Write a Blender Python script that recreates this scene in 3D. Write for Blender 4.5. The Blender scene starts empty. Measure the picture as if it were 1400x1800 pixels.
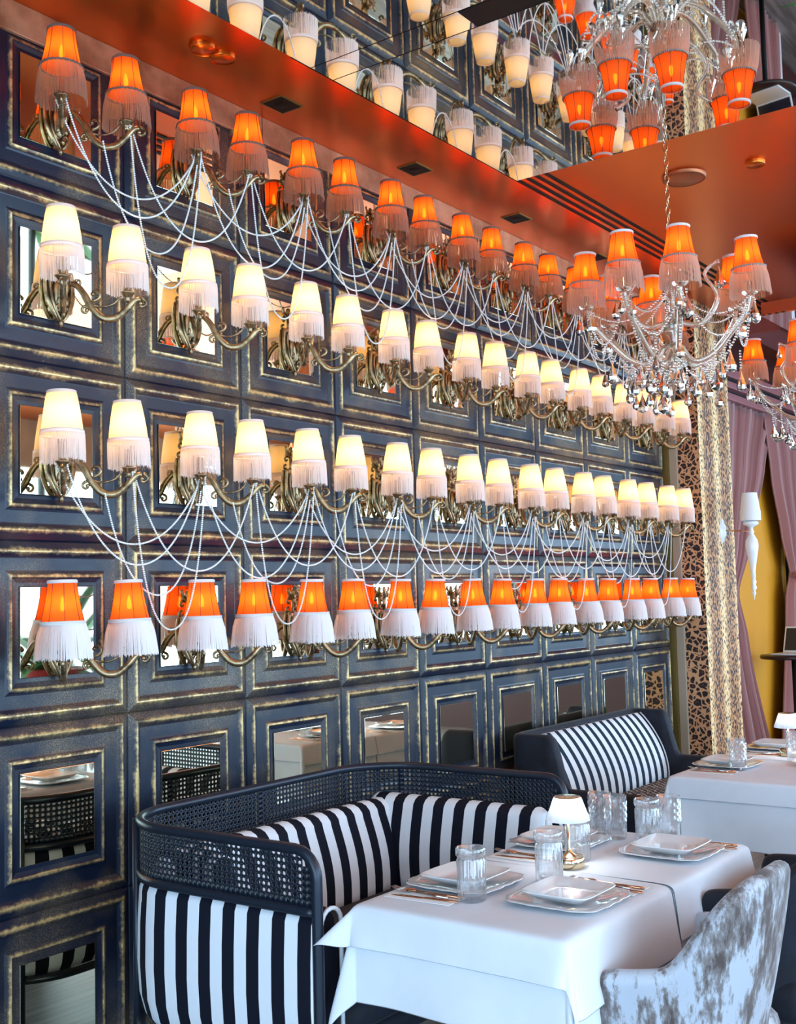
import bpy, math, random
from math import sin, cos, pi, sqrt, radians
from mathutils import Vector, Matrix
random.seed(7)
SC = bpy.context.scene
COL = SC.collection

# ------------------------------------------------------------------ camera, sky, exposure
cam_d = bpy.data.cameras.new('camera'); cam = bpy.data.objects.new('camera', cam_d); COL.objects.link(cam)
cam_d.sensor_fit = 'VERTICAL'; cam_d.sensor_height = 24.0; cam_d.lens = 24.0 * 2009.55 / 1800.0
cam_d.clip_start = 0.02
R3 = ((0.591824, -0.045187, -0.804800), (-0.805694, -0.063537, -0.588914), (-0.024523, 0.996956, -0.074010))
cam.matrix_world = Matrix.Translation((-2.126818, -3.200462, 1.585724)) @ Matrix(R3).to_4x4()
SC.camera = cam
SC.view_settings.view_transform = 'Standard'; SC.view_settings.look = 'None'
SC.view_settings.gamma = 1.0; SC.view_settings.use_curve_mapping = False
SC.view_settings.exposure = 0.62
SC.cycles.max_bounces = 9; SC.cycles.diffuse_bounces = 3; SC.cycles.glossy_bounces = 4
SC.cycles.transmission_bounces = 7; SC.cycles.transparent_max_bounces = 24
SC.cycles.sample_clamp_indirect = 6.0; SC.cycles.caustics_reflective = True; SC.cycles.blur_glossy = 1.0; SC.cycles.caustics_refractive = False
SC.cycles.use_denoising = True
SKY = 2.6          # brightness of the daylight outside
LAMP_W = 92.0     # emission of the candle bulbs in the cream lamps
world = bpy.data.worlds.new('world'); SC.world = world; world.use_nodes = True
wb = world.node_tree.nodes['Background']; wb.inputs[0].default_value = (0.56, 0.79, 1.0, 1); wb.inputs[1].default_value = SKY

def window_light(name, loc, rot, sx, sy, power, color=(0.43, 0.71, 1.0)):
    d = bpy.data.lights.new(name, 'AREA'); d.shape = 'RECTANGLE'; d.size = sx; d.size_y = sy
    d.energy = power; d.color = color
    o = bpy.data.objects.new(name, d); COL.objects.link(o); o.location = loc; o.rotation_euler = rot
    return o
# daylight through the two glazed sides of the room (just outside the openings)
window_light('daylight', (-4.75, -3.6, 1.45), (0, radians(-90), 0), 2.4, 5.6, 105)
window_light('daylight', (2.8, -7.15, 1.65), (radians(90), 0, 0), 13.0, 2.9, 360)
window_light('daylight', (9.95, -4.5, 1.9), (0, radians(90), 0), 1.6, 4.6, 120)

# ------------------------------------------------------------------ materials
def new_mat(name):
    m = bpy.data.materials.new(name); m.use_nodes = True
    nt = m.node_tree; b = nt.nodes['Principled BSDF']
    return m, nt, b
def setp(b, **k):
    names = dict(color='Base Color', metal='Metallic', rough='Roughness', ior='IOR', trans='Transmission Weight',
                 spec='Specular IOR Level', sheen='Sheen Weight', coat='Coat Weight', emis='Emission Color', estr='Emission Strength', alpha='Alpha')
    for a, v in k.items():
        i = b.inputs[names[a]]
        if isinstance(v, tuple) and len(v) == 3: v = v + (1,)
        i.default_value = v
def simple(name, color, rough=0.5, metal=0.0, **k):
    m, nt, b = new_mat(name); setp(b, color=color, rough=rough, metal=metal, **k); return m
def N(nt, t, **k):
    n = nt.nodes.new(t)
    for a, v in k.items():
        if a.startswith('i_'): n.inputs[a[2:].replace('_', ' ')].default_value = v
        else: setattr(n, a, v)
    return n
def ramp(nt, src, stops):
    r = nt.nodes.new('ShaderNodeValToRGB'); e = r.color_ramp.elements
    while len(e) < len(stops): e.new(0.5)
    for el, (p, c) in zip(e, stops):
        el.position = p; el.color = (c if isinstance(c, tuple) else (c, c, c)) + (1,)
    nt.links.new(src, r.inputs[0]); return r
def math_n(nt, op, a, b=None, c=None, clamp=False):
    n = nt.nodes.new('ShaderNodeMath'); n.operation = op; n.use_clamp = clamp
    for i, v in enumerate((a, b, c)):
        if v is None: continue
        if isinstance(v, (int, float)): n.inputs[i].default_value = v
        else: nt.links.new(v, n.inputs[i])
    return n.outputs[0]
def mixc(nt, f, a, b, blend='MIX'):
    n = nt.nodes.new('ShaderNodeMix'); n.data_type = 'RGBA'; n.blend_type = blend
    for s, v in ((0, f), (6, a), (7, b)):
        if isinstance(v, (int, float)): n.inputs[s].default_value = v
        elif isinstance(v, tuple): n.inputs[s].default_value = v + (1,)
        else: nt.links.new(v, n.inputs[s])
    return n.outputs[2]
def coords(nt, kind='Object', scale=(1, 1, 1)):
    tc = nt.nodes.new('ShaderNodeTexCoord'); mp = nt.nodes.new('ShaderNodeMapping'); mp.inputs['Scale'].default_value = scale
    nt.links.new(tc.outputs[kind], mp.inputs[0]); return mp.outputs[0]
def noise(nt, vec, scale, detail=4, rough=0.55):
    n = nt.nodes.new('ShaderNodeTexNoise'); n.inputs['Scale'].default_value = scale; n.inputs['Detail'].default_value = detail
    n.inputs['Roughness'].default_value = rough; nt.links.new(vec, n.inputs['Vector']); return n.outputs['Fac']
def bump(nt, b, h, strength=0.3, dist=0.002):
    n = nt.nodes.new('ShaderNodeBump'); n.inputs['Strength'].default_value = strength; n.inputs['Distance'].default_value = dist
    nt.links.new(h, n.inputs['Height']); nt.links.new(n.outputs[0], b.inputs['Normal'])

def mat_panel():
    m, nt, b = new_mat('worn_blue_panel_paint'); v = coords(nt)
    at = N(nt, 'ShaderNodeAttribute', attribute_name='wear')
    n1 = noise(nt, v, 9, 6, 0.62); n2 = noise(nt, coords(nt, scale=(1, 1, 1)), 70, 3, 0.6); n3 = noise(nt, v, 2.1, 3)
    vs = N(nt, 'ShaderNodeTexVoronoi', feature='DISTANCE_TO_EDGE'); vs.inputs['Scale'].default_value = 210; nt.links.new(v, vs.inputs['Vector'])
    w = math_n(nt, 'ADD', at.outputs['Fac'], math_n(nt, 'MULTIPLY', math_n(nt, 'SUBTRACT', n1, 0.5), 1.7))
    w = math_n(nt, 'ADD', w, math_n(nt, 'MULTIPLY', math_n(nt, 'SUBTRACT', n2, 0.5), 0.7))
    wf = ramp(nt, w, [(0.50, 0.0), (0.82, 0.36), (1.2, 0.95)]).outputs[0]
    speck = math_n(nt, 'MULTIPLY', ramp(nt, vs.outputs['Distance'], [(0.0, 1.0), (0.16, 0.0)]).outputs[0],
                   ramp(nt, n3, [(0.48, 0.0), (0.66, 0.40)]).outputs[0])
    wf = math_n(nt, 'MAXIMUM', wf, speck)
    base = mixc(nt, n1, (0.002, 0.004, 0.012), (0.009, 0.017, 0.042))
    gold = mixc(nt, n2, (0.42, 0.23, 0.07), (0.84, 0.64, 0.31))
    nt.links.new(mixc(nt, wf, base, gold), b.inputs['Base Color'])
    nt.links.new(math_n(nt, 'MULTIPLY', wf, 0.55), b.inputs['Metallic'])
    b.inputs['Roughness'].default_value = 0.36; b.inputs['Specular IOR Level'].default_value = 0.28; setp(b, coat=0.22); b.inputs['Coat Roughness'].default_value = 0.18
    bump(nt, b, math_n(nt, 'ADD', math_n(nt, 'MULTIPLY', vs.outputs['Distance'], 0.8), n1), 0.35, 0.0015)
    return m
def mat_stripe(name, a, c, duty=0.5):
    m, nt, b = new_mat(name); uv = N(nt, 'ShaderNodeUVMap'); sp = N(nt, 'ShaderNodeSeparateXYZ'); nt.links.new(uv.outputs[0], sp.inputs[0])
    fr = math_n(nt, 'FRACT', sp.outputs[0]); g = math_n(nt, 'GREATER_THAN', fr, duty)
    nt.links.new(mixc(nt, g, a, c), b.inputs['Base Color']); b.inputs['Roughness'].default_value = 0.8
    vv = coords(nt); bump(nt, b, noise(nt, vv, 900, 2), 0.15, 0.0006); b.inputs['Specular IOR Level'].default_value = 0.25
    return m
def mat_noise(name, a, c, scale, rough=0.6, metal=0.0, stretch=(1, 1, 1), lo=0.4, hi=0.6, bs=0.2, detail=6, **k):
    m, nt, b = new_mat(name); v = coords(nt, scale=stretch); n = noise(nt, v, scale, detail)
    r = ramp(nt, n, [(lo, a), (hi, c)]); nt.links.new(r.outputs[0], b.inputs['Base Color'])
    setp(b, rough=rough, metal=metal, **k)
    if bs: bump(nt, b, n, bs, 0.002)
    return m
def mat_velvet():
    m, nt, b = new_mat('crushed_grey_velvet'); v = coords(nt, scale=(1, 1, 0.33)); a = noise(nt, v, 12, 3); c = noise(nt, v, 70, 6, .7)
    w = math_n(nt, 'ADD', math_n(nt, 'MULTIPLY', a, 0.62), math_n(nt, 'MULTIPLY', c, 0.38))
    r = ramp(nt, w, [(0.42, (0.075, 0.052, 0.045)), (0.49, (0.22, 0.20, 0.20)), (0.54, (0.47, 0.51, 0.58))]); nt.links.new(r.outputs[0], b.inputs['Base Color'])
    setp(b, rough=0.55, sheen=0.25); bump(nt, b, c, 0.15, 0.001); return m
def mat_shade(name, col, transl, bright=1.0, thin=0.0):
    m = bpy.data.materials.new(name); m.use_nodes = True; nt = m.node_tree; nt.nodes.clear()
    o = nt.nodes.new('ShaderNodeOutputMaterial'); d = nt.nodes.new('ShaderNodeBsdfDiffuse'); t = nt.nodes.new('ShaderNodeBsdfTranslucent')
    mx = nt.nodes.new('ShaderNodeMixShader'); mx.inputs[0].default_value = bright
    d.inputs[0].default_value = col + (1,); t.inputs[0].default_value = transl + (1,)
    nt.links.new(d.outputs[0], mx.inputs[1]); nt.links.new(t.outputs[0], mx.inputs[2])
    if thin:
        tp = nt.nodes.new('ShaderNodeBsdfTransparent'); tp.inputs[0].default_value = transl + (1,); m2 = nt.nodes.new('ShaderNodeMixShader'); m2.inputs[0].default_value = thin
        nt.links.new(mx.outputs[0], m2.inputs[1]); nt.links.new(tp.outputs[0], m2.inputs[2]); mx = m2
    nt.links.new(mx.outputs[0], o.inputs[0])
    return m
def mat_emit(name, col, s):
    m, nt, b = new_mat(name); setp(b, color=(0, 0, 0), emis=col, estr=s); return m
def mat_rosette():
    m, nt, b = new_mat('large_leopard_print'); v0 = coords(nt, scale=(1, 1, 1))
    wn = N(nt, 'ShaderNodeTexNoise'); wn.inputs['Scale'].default_value = 14; nt.links.new(v0, wn.inputs['Vector'])
    va = N(nt, 'ShaderNodeVectorMath', operation='MULTIPLY_ADD'); nt.links.new(wn.outputs['Color'], va.inputs[0]); va.inputs[1].default_value = (.05, .05, .05); nt.links.new(v0, va.inputs[2]); v = va.outputs[0]
    vo = N(nt, 'ShaderNodeTexVoronoi', feature='DISTANCE_TO_EDGE'); vo.inputs['Scale'].default_value = 25; nt.links.new(v, vo.inputs['Vector'])
    vf = N(nt, 'ShaderNodeTexVoronoi', feature='F1'); vf.inputs['Scale'].default_value = 25; nt.links.new(v, vf.inputs['Vector'])
    n = noise(nt, v, 60, 3); n2 = noise(nt, v, 3, 2)
    e = math_n(nt, 'ADD', vo.outputs['Distance'], math_n(nt, 'MULTIPLY', math_n(nt, 'SUBTRACT', n, 0.5), 0.34))
    dark = ramp(nt, e, [(0.085, 0.0), (0.13, 1.0)]).outputs[0]
    ctr = ramp(nt, math_n(nt, 'ADD', vf.outputs['Distance'], math_n(nt, 'MULTIPLY', math_n(nt, 'SUBTRACT', n, 0.5), 0.25)), [(0.16, 1.0), (0.24, 0.0)]).outputs[0]
    tan = mixc(nt, n2, (0.58, 0.22, 0.09), (0.80, 0.46, 0.24))
    c = mixc(nt, dark, tan, (0.018, 0.009, 0.010)); c = mixc(nt, math_n(nt, 'MULTIPLY', ctr, 0.75), c, (0.16, 0.05, 0.03))
    nt.links.new(c, b.inputs['Base Color']); b.inputs['Roughness'].default_value = 0.7; return m
def mat_spots():
    m, nt, b = new_mat('small_leopard_print')
    v = coords(nt, scale=(1, 1, 0.55)); vo = N(nt, 'ShaderNodeTexVoronoi', feature='F1'); vo.inputs['Scale'].default_value = 62; nt.links.new(v, vo.inputs['Vector'])
    n = noise(nt, coords(nt, scale=(1, 1, 0.6)), 75, 3)
    tc = coords(nt); sp = N(nt, 'ShaderNodeSeparateXYZ'); nt.links.new(tc, sp.inputs[0])
    band = math_n(nt, 'SINE', math_n(nt, 'MULTIPLY', sp.outputs[0], 2 * pi / 0.3))
    th = math_n(nt, 'ADD', math_n(nt, 'MULTIPLY', band, 0.10), math_n(nt, 'ADD', vo.outputs['Distance'], math_n(nt, 'MULTIPLY', math_n(nt, 'SUBTRACT', n, 0.5), 1.3)))
    sps = ramp(nt, th, [(0.40, 1.0), (0.50, 0.0)]).outputs[0]
    gr = mixc(nt, ramp(nt, band, [(0.0, 0.0), (1.0, 1.0)]).outputs[0], (0.66, 0.30, 0.11), (1.0, 0.66, 0.32))
    nt.links.new(mixc(nt, sps, gr, (0.05, 0.018, 0.016)), b.inputs['Base Color']); b.inputs['Roughness'].default_value = 0.6
    return m
def mat_hound():
    m, nt, b = new_mat('black_and_white_woven_seat'); v = coords(nt, scale=(1, 1, 1))
    w1 = N(nt, 'ShaderNodeTexChecker'); w1.inputs['Scale'].default_value = 44; nt.links.new(v, w1.inputs['Vector'])
    n = noise(nt, v, 75, 2)
    c = mixc(nt, math_n(nt, 'MULTIPLY', w1.outputs['Fac'], ramp(nt, n, [(0.45, 0.0), (0.52, 1.0)]).outputs[0]), (0.010, 0.010, 0.014), (0.62, 0.58, 0.55))
    nt.links.new(c, b.inputs['Base Color']); b.inputs['Roughness'].default_value = 0.85; return m
def mat_copper():
    m, nt, b = new_mat('copper_ceiling_foil'); v = coords(nt); n = noise(nt, v, 1.3, 0); n2 = noise(nt, v, 2.5, 0)
    nt.links.new(mixc(nt, n, (0.80, 0.17, 0.018), (0.96, 0.26, 0.045)), b.inputs['Base Color'])
    b.inputs['Metallic'].default_value = 1.0
    b.inputs['Roughness'].default_value = 0.29
    return m
def mat_glass(name, color=(1, 1, 1), rough=0.0, scale=0.17, bs=0.5):
    m = bpy.data.materials.new(name); m.use_nodes = True; nt = m.node_tree; nt.nodes.clear()
    o = nt.nodes.new('ShaderNodeOutputMaterial'); t = nt.nodes.new('ShaderNodeBsdfTransparent'); g = nt.nodes.new('ShaderNodeBsdfGlossy')
    g.inputs['Roughness'].default_value = 0.04 + rough; lw = nt.nodes.new('ShaderNodeLayerWeight'); lw.inputs[0].default_value = bs
    t.inputs[0].default_value = color + (1,); d = nt.nodes.new('ShaderNodeBsdfTranslucent'); d.inputs[0].default_value = (.95, .97, 1, 1)
    m1 = nt.nodes.new('ShaderNodeMixShader'); m2 = nt.nodes.new('ShaderNodeMixShader'); m2.inputs[0].default_value = scale
    nt.links.new(ramp(nt, lw.outputs['Facing'], [(0.0, 0.07), (0.45, 0.28), (0.85, 0.85)]).outputs[0], m1.inputs[0])
    nt.links.new(t.outputs[0], m2.inputs[1]); nt.links.new(d.outputs[0], m2.inputs[2]); nt.links.new(m2.outputs[0], m1.inputs[1]); nt.links.new(g.outputs[0], m1.inputs[2]); nt.links.new(m1.outputs[0], o.inputs[0])
    return m
M = dict(
    panel=mat_panel(),
    mirror=simple('antique_gold_mirror', (0.88, 0.80, 0.60), 0.02, 1.0),
    ceil_mirror=simple('ceiling_mirror', (0.82, 0.80, 0.76), 0.015, 1.0),
    bronze=mat_noise('antique_bronze', (0.13, 0.085, 0.045), (0.50, 0.36, 0.20), 30, 0.32, 0.9, lo=0.35, hi=0.62),
    dark_bronze=simple('bronze_cup', (0.30, 0.20, 0.11), 0.3, 0.9),
    cream=mat_shade('cream_pleated_fabric', (0.93, 0.82, 0.62), (1.0, 0.78, 0.44), 0.55),
    cream_fringe=mat_shade('cream_fringe', (0.90, 0.76, 0.70), (1.0, 0.70, 0.55), 0.25),
    orange=mat_shade('orange_silk', (0.85, 0.16, 0.03), (1.0, 0.16, 0.012), 0.6, 0.05),
    rib=simple('shade_wire_rib', (0.09, 0.02, 0.006), 0.7),
    white_trim=mat_shade('white_braid', (0.82, 0.76, 0.74), (0.6, 0.4, 0.4), 0.12),
    white_fringe=mat_shade('white_fringe', (0.88, 0.81, 0.79), (0.9, 0.5, 0.4), 0.10),
    grey_trim=mat_shade('grey_brown_braid', (0.22, 0.15, 0.12), (0.3, 0.1, 0.05), 0.1),
    grey_fringe=mat_shade('grey_brown_fringe', (0.30, 0.21, 0.16), (1.0, 0.36, 0.11), 0.45),
    beige_fringe=mat_shade('beige_fringe', (0.56, 0.42, 0.34), (1.0, 0.40, 0.16), 0.42),
    silver_braid=simple('silver_bead_braid', (0.35, 0.28, 0.25), 0.35, 0.5),
    bulb=mat_emit('glowing_bulb', (1.0, 0.62, 0.26), LAMP_W),
    bulb_orange=mat_emit('glowing_candle_bulb', (1.0, 0.55, 0.20), LAMP_W * 0.6),
    pearl=simple('pearl', (0.88, 0.84, 0.80), 0.22, 0.0, coat=0.5),
    copper=mat_copper(),
    strip=mat_noise('stained_plaster_strip', (0.26, 0.12, 0.06), (0.50, 0.29, 0.17), 5, 0.35, 0.15),
    black=simple('matte_black', (0.004, 0.004, 0.005), 0.6, spec=0.2),
    frame=simple('blue_black_powder_coated_metal', (0.012, 0.020, 0.036), 0.33, 0.2),
    stripe=mat_stripe('navy_and_white_stripe', (0.86, 0.90, 0.95), (0.004, 0.006, 0.016)),
    stripe2=mat_stripe('fine_navy_and_white_stripe', (0.86, 0.90, 0.92), (0.012, 0.028, 0.055), 0.56),
    piping=simple('white_piping', (0.82, 0.86, 0.92), 0.7),
    navy=mat_noise('navy_velvet', (0.002, 0.004, 0.011), (0.006, 0.011, 0.026), 12, 0.75, sheen=0.08),
    velvet=mat_velvet(),
    cloth=mat_noise('white_linen', (0.76, 0.80, 0.86), (0.82, 0.86, 0.92), 3, 0.85, bs=0.05),
    paper=simple('white_paper', (0.85, 0.85, 0.84), 0.7),
    porcelain=simple('white_porcelain', (0.86, 0.87, 0.88), 0.12, 0.0, coat=0.6),
    pearlglass=simple('pearlescent_glass', (0.78, 0.75, 0.75), 0.10, 0.12, coat=0.8),
    steel=simple('polished_steel', (0.55, 0.53, 0.52), 0.12, 1.0),
    rosegold=simple('copper_cutlery', (0.60, 0.30, 0.17), 0.15, 1.0),
    glass=mat_glass('clear_glass'),
    crystal=simple('crystal', (1.0, 0.95, 0.88), 0.0, 0.12, trans=1.0, ior=1.5), armglass=simple('amber_tinted_glass', (0.97, 0.84, 0.70), 0.04, 0.1, trans=0.85, ior=1.45),
    shadeglass=mat_shade('opal_lamp_glass', (0.95, 0.97, 1.0), (0.95, 0.97, 1.0), 0.6),
    whitebulb=mat_emit('lamp_core', (0.85, 0.93, 1.0), 22.0),
    gold=simple('polished_gold', (0.72, 0.58, 0.38), 0.15, 1.0),
    goldtrim=simple('old_gold_trim', (0.22, 0.15, 0.04), 0.45, 0.5),
    creamtrim=simple('cream_trim', (0.42, 0.34, 0.25), 0.5),
    rosette=mat_rosette(), spots=mat_spots(), hound=mat_hound(),
    mauve=simple('mauve_velvet_curtain', (0.36, 0.13, 0.115), 0.75, sheen=0.4),
    mauvewall=simple('mauve_wall', (0.075, 0.018, 0.016), 0.45),
    mauvelight=simple('mauve_painted_rail', (0.33, 0.11, 0.11), 0.4),
    ochre=simple('ochre_wall', (0.70, 0.27, 0.003), 0.7),
    palewall=simple('pale_pink_frame', (0.80, 0.68, 0.70), 0.5),
    wall=mat_noise('warm_plaster', (0.40, 0.26, 0.18), (0.50, 0.34, 0.25), 2, 0.8),
    floor=mat_noise('grey_oak_floor', (0.16, 0.14, 0.13), (0.32, 0.29, 0.27), 3, 0.35, stretch=(0.4, 8, 1)),
    leaf=simple('green_leaf', (0.06, 0.22, 0.06), 0.45),
    redpot=simple('red_lacquer', (0.45, 0.02, 0.02), 0.3), pot=simple('cream_woven_pot', (0.55, 0.48, 0.36), 0.7), soil=simple('soil', (0.03, 0.02, 0.015), 0.9),
    teal=simple('pale_teal_curtain', (0.30, 0.42, 0.42), 0.8), white=simple('white_plastic', (0.82, 0.84, 0.86), 0.3), screen=simple('dark_screen', (0.01, 0.016, 0.03), 0.08),
    wood=simple('dark_stained_wood', (0.03, 0.012, 0.010), 0.3), copperplate=simple('copper_plate', (0.42, 0.14, 0.06), 0.4, 0.8),
)

# ------------------------------------------------------------------ mesh building
class MB:
    def __init__(s): s.v = []; s.f = []; s.m = []; s.uv = {}; s.smooth = []
    def add(s, vs, fs, mi=0, smooth=True, uvs=None):
        o = len(s.v); s.v += [tuple(p) for p in vs]
        for i, f in enumerate(fs):
            if uvs: s.uv[len(s.f)] = uvs[i]
            s.f.append(tuple(o + k for k in f)); s.m.append(mi); s.smooth.append(smooth)
        return s
    def box(s, a, b, mi=0, bevel=0.0):
        (x0, y0, z0), (x1, y1, z1) = a, b
        if bevel <= 0:
            vs = [(x, y, z) for z in (z0, z1) for y in (y0, y1) for x in (x0, x1)]
            return s.add(vs, [(0, 2, 3, 1), (4, 5, 7, 6), (0, 1, 5, 4), (2, 6, 7, 3), (0, 4, 6, 2), (1, 3, 7, 5)], mi, False)
        r = bevel; n = 3; prof = []
        for q, (cx, cy) in enumerate(((x1 - r, y1 - r), (x0 + r, y1 - r), (x0 + r, y0 + r), (x1 - r, y0 + r))):
            for i in range(n + 1):
                t = (q + i / n) * pi / 2; prof.append((cx, cy, r * cos(t), r * sin(t)))
        rings = []
        for i in range(n + 1): t = i / n * pi / 2; rings.append((z0 + r - r * cos(t), sin(t)))
        for i in range(n + 1): t = i / n * pi / 2; rings.append((z1 - r + r * sin(t), cos(t)))
        vs = [(cx + dx * k, cy + dy * k, z) for z, k in rings for cx, cy, dx, dy in prof]
        return s.grid(vs, len(rings), len(prof), True, mi, cap=True)
    def grid(s, vs, nu, nv, closed=False, mi=0, cap=False, smooth=True, uv=None):
        fs = []; uvs = [] if uv else None
        for i in range(nu - 1):
            for j in range(nv if closed else nv - 1):
                j2 = (j + 1) % nv
                fs.append((i * nv + j, i * nv + j2, (i + 1) * nv + j2, (i + 1) * nv + j))
                if uv: uvs.append([uv(i, j), uv(i, j + 1), uv(i + 1, j + 1), uv(i + 1, j)])
        if cap:
            fs += [tuple(range(nv))[::-1], tuple((nu - 1) * nv + k for k in range(nv))]
            if uv: uvs += [[(uv(0, 0))] * nv, [uv(nu - 1, 0)] * nv]
        return s.add(vs, fs, mi, smooth, uvs)
    def lathe(s, prof, c=(0, 0, 0), n=24, mi=0, wob=None, smooth=True, cap=False):
        vs = []
        for k, (r, z) in enumerate(prof):
            for i in range(n):
                a = 2 * pi * i / n; rr = r * (wob(i, k) if wob else 1)
                vs.append((c[0] + rr * cos(a), c[1] + rr * sin(a), c[2] + z))
        return s.grid(vs, len(prof), n, True, mi, cap, smooth)
    def tube(s, pts, rad, n=8, mi=0, flat=1.0, closed=False, uvl=None):
        pts = [Vector(p) for p in pts]; L = len(pts); vs = []
        rs = rad if isinstance(rad, (list, tuple)) else [rad] * L
        up = Vector((0.1, 0.05, 1)).normalized(); t0 = (pts[1] - pts[0]).normalized()
        nrm = (up - t0 * up.dot(t0)).normalized()
        for i, p in enumerate(pts):
            if closed: t = (pts[(i + 1) % L] - pts[i - 1])
            else: t = pts[min(i + 1, L - 1)] - pts[max(i - 1, 0)]
            t = t.normalized() if t.length > 1e-9 else t0
            nrm = (nrm - t * nrm.dot(t))
            nrm = nrm.normalized() if nrm.length > 1e-6 else t.orthogonal().normalized()
            bn = t.cross(nrm)
            for k in range(n):
                a = 2 * pi * k / n; vs.append(p + nrm * (cos(a) * rs[i]) + bn * (sin(a) * rs[i] * flat))
        if closed:
            vs += vs[:n]; return s.grid(vs, L + 1, n, True, mi)
        return s.grid(vs, L, n, True, mi, cap=True)
    def ball(s, c, r, n=8, m=5, sc=(1, 1, 1), mi=0):
        prof = [(max(1e-5, sin(pi * k / m)), -cos(pi * k / m)) for k in range(m + 1)]
        vs = [(c[0] + r * sc[0] * pr * cos(2 * pi * i / n), c[1] + r * sc[1] * pr * sin(2 * pi * i / n), c[2] + r * sc[2] * pz) for pr, pz in prof for i in range(n)]
        return s.grid(vs, m + 1, n, True, mi)
    def build(s, name, mats, parent=None, loc=None, bevel=0, subsurf=0, solid=0, attr=None):
        me = bpy.data.meshes.new(name); me.from_pydata(s.v, [], s.f)
        if not isinstance(mats, (list, tuple)): mats = [mats]
        for mt in mats: me.materials.append(M[mt] if isinstance(mt, str) else mt)
        me.polygons.foreach_set('material_index', s.m); me.polygons.foreach_set('use_smooth', s.smooth)
        if s.uv:
            ul = me.uv_layers.new(name='UVMap')
            for pi_, p in enumerate(me.polygons):
                if pi_ in s.uv:
                    for li, u in zip(p.loop_indices, s.uv[pi_]): ul.data[li].uv = u
        me.update()
        o = bpy.data.objects.new(name, me); COL.objects.link(o); o.parent = parent
        if loc: o.location = loc
        if solid: md = o.modifiers.new('solid', 'SOLIDIFY'); md.thickness = solid; md.offset = 0
        if bevel: md = o.modifiers.new('bevel', 'BEVEL'); md.width = bevel; md.segments = 2; md.limit_method = 'ANGLE'
        if subsurf: md = o.modifiers.new('sub', 'SUBSURF'); md.levels = subsurf; md.render_levels = subsurf
        return o
def tag(o, label=None, cat=None, group=None, kind=None):
    if label: o['label'] = label
    if cat: o['category'] = cat
    if group: o['group'] = group
    if kind: o['kind'] = kind
    return o
def empty(name, loc=(0, 0, 0), rz=0, label=None, cat=None, group=None):
    o = bpy.data.objects.new(name, None); COL.objects.link(o); o.location = loc; o.rotation_euler = (0, 0, rz); o.empty_display_size = 0.05
    return tag(o, label, cat, group)
def children(o): return [c for c in bpy.data.objects if c.parent == o]
KIDS = {}
def kids(o):
    if o.name not in KIDS: KIDS[o.name] = [c for c in COL.objects if c.parent == o]
    return KIDS[o.name]
def copy_tree(o, parent=None, loc=None, rz=None, label=None, group=None, cat=None):
    c = o.copy(); COL.objects.link(c); c.parent = parent
    if loc is not None: c.location = loc
    if rz is not None: c.rotation_euler = (0, 0, rz)
    for ch in kids(o): copy_tree(ch, c)
    tag(c, label, cat, group); return c
def struct(name, mb, mat, **k): return tag(mb.build(name, mat, **k), kind='structure')
ORD = ['first', 'second', 'third', 'fourth', 'fifth', 'sixth', 'seventh', 'eighth', 'ninth']

# ------------------------------------------------------------------ the panelled wall
CELL = 0.6; CH = 3.61
RINGS = [(0.0, -0.006, 0), (0.004, 0.0, 0.15), (0.012, 0.004, 0.12), (0.026, 0.010, 0.6), (0.033, 0.014, 1.0), (0.038, 0.0135, 0.85), (0.045, 0.008, 0.5), (0.054, 0.002, 0.25), (0.058, 0.001, 0.05),
         (0.098, 0.001, 0.05), (0.105, 0.003, 0.35), (0.113, 0.009, 0.85), (0.119, 0.0105, 0.95), (0.125, 0.006, 0.3), (0.138, 0.002, 0.12), (0.149, 0.0015, 0.05), (0.155, 0.0005, 0)]
def panel_wall():
    mb = MB(); wear = []
    for c in range(-2, 9):
        for r in range(6):
            x0 = c * CELL; z0 = r * CELL; vs = []
            cx = x0 + 0.295; cz = z0 + 0.3
            for ins, h, w in RINGS:
                for sx, sz in ((-1, -1), (1, -1), (1, 1), (-1, 1)):
                    vs.append((cx + sx * (0.3 - ins), -h, cz + sz * (0.3 - ins))); wear.append(w)
            n = len(RINGS); fs = []
            for i in range(n - 1):
                for j in range(4):
                    a, b2 = i * 4 + j, i * 4 + (j + 1) % 4; fs.append((a, b2, b2 + 4, a + 4))
            fs.append(tuple((n - 1) * 4 + k for k in range(4)))
            mb.add(vs, fs, 0, False)
    o = struct('wall_left', mb, 'panel')
    a = o.data.attributes.new('wear', 'FLOAT', 'POINT')
    a.data.foreach_set('value', wear)
    return o
panel_wall()
struct('wall_left', MB().box((-4.6, 0.012, 0), (9.8, 0.12, CH + 0.3)), 'mauvewall')
struct('wall_left', MB().box((-4.6, -0.006, 0), (-1.205, 0.012, CH)), 'panel')
struct('trim_1', MB().box((-1.3, -0.016, 3.50), (1.325, 0.0, CH)).box((1.329, -0.016, 3.50), (3.72, 0.0, CH)).box((3.724, -0.016, 3.50), (5.41, 0.0, CH)), 'strip', bevel=0.002)
struct('floor', MB().box((-4.6, -7.1, -0.1), (9.8, 0.1, 0)), 'floor')
struct('ceiling', MB().box((-4.6, -7.1, CH), (9.8, 0.1, CH + 0.12)), 'copper')
struct('wall_back', MB().box((9.7, -2.2, 0), (9.85, 0.1, CH)).box((9.7, -7.1, 0), (9.85, -6.8, CH)).box((9.7, -6.8, 2.7), (9.85, -2.2, CH)).box((9.7, -6.8, 0), (9.85, -2.2, 1.1)), 'mauvewall')
mb = MB()
for y in (-6.8, -5.3, -3.8, -2.26): mb.box((9.75, y, 1.1), (9.81, y + 0.06, 2.7))
mb.box((9.75, -6.8, 2.05), (9.81, -2.2, 2.11)); struct('window_3', mb, 'black')
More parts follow.
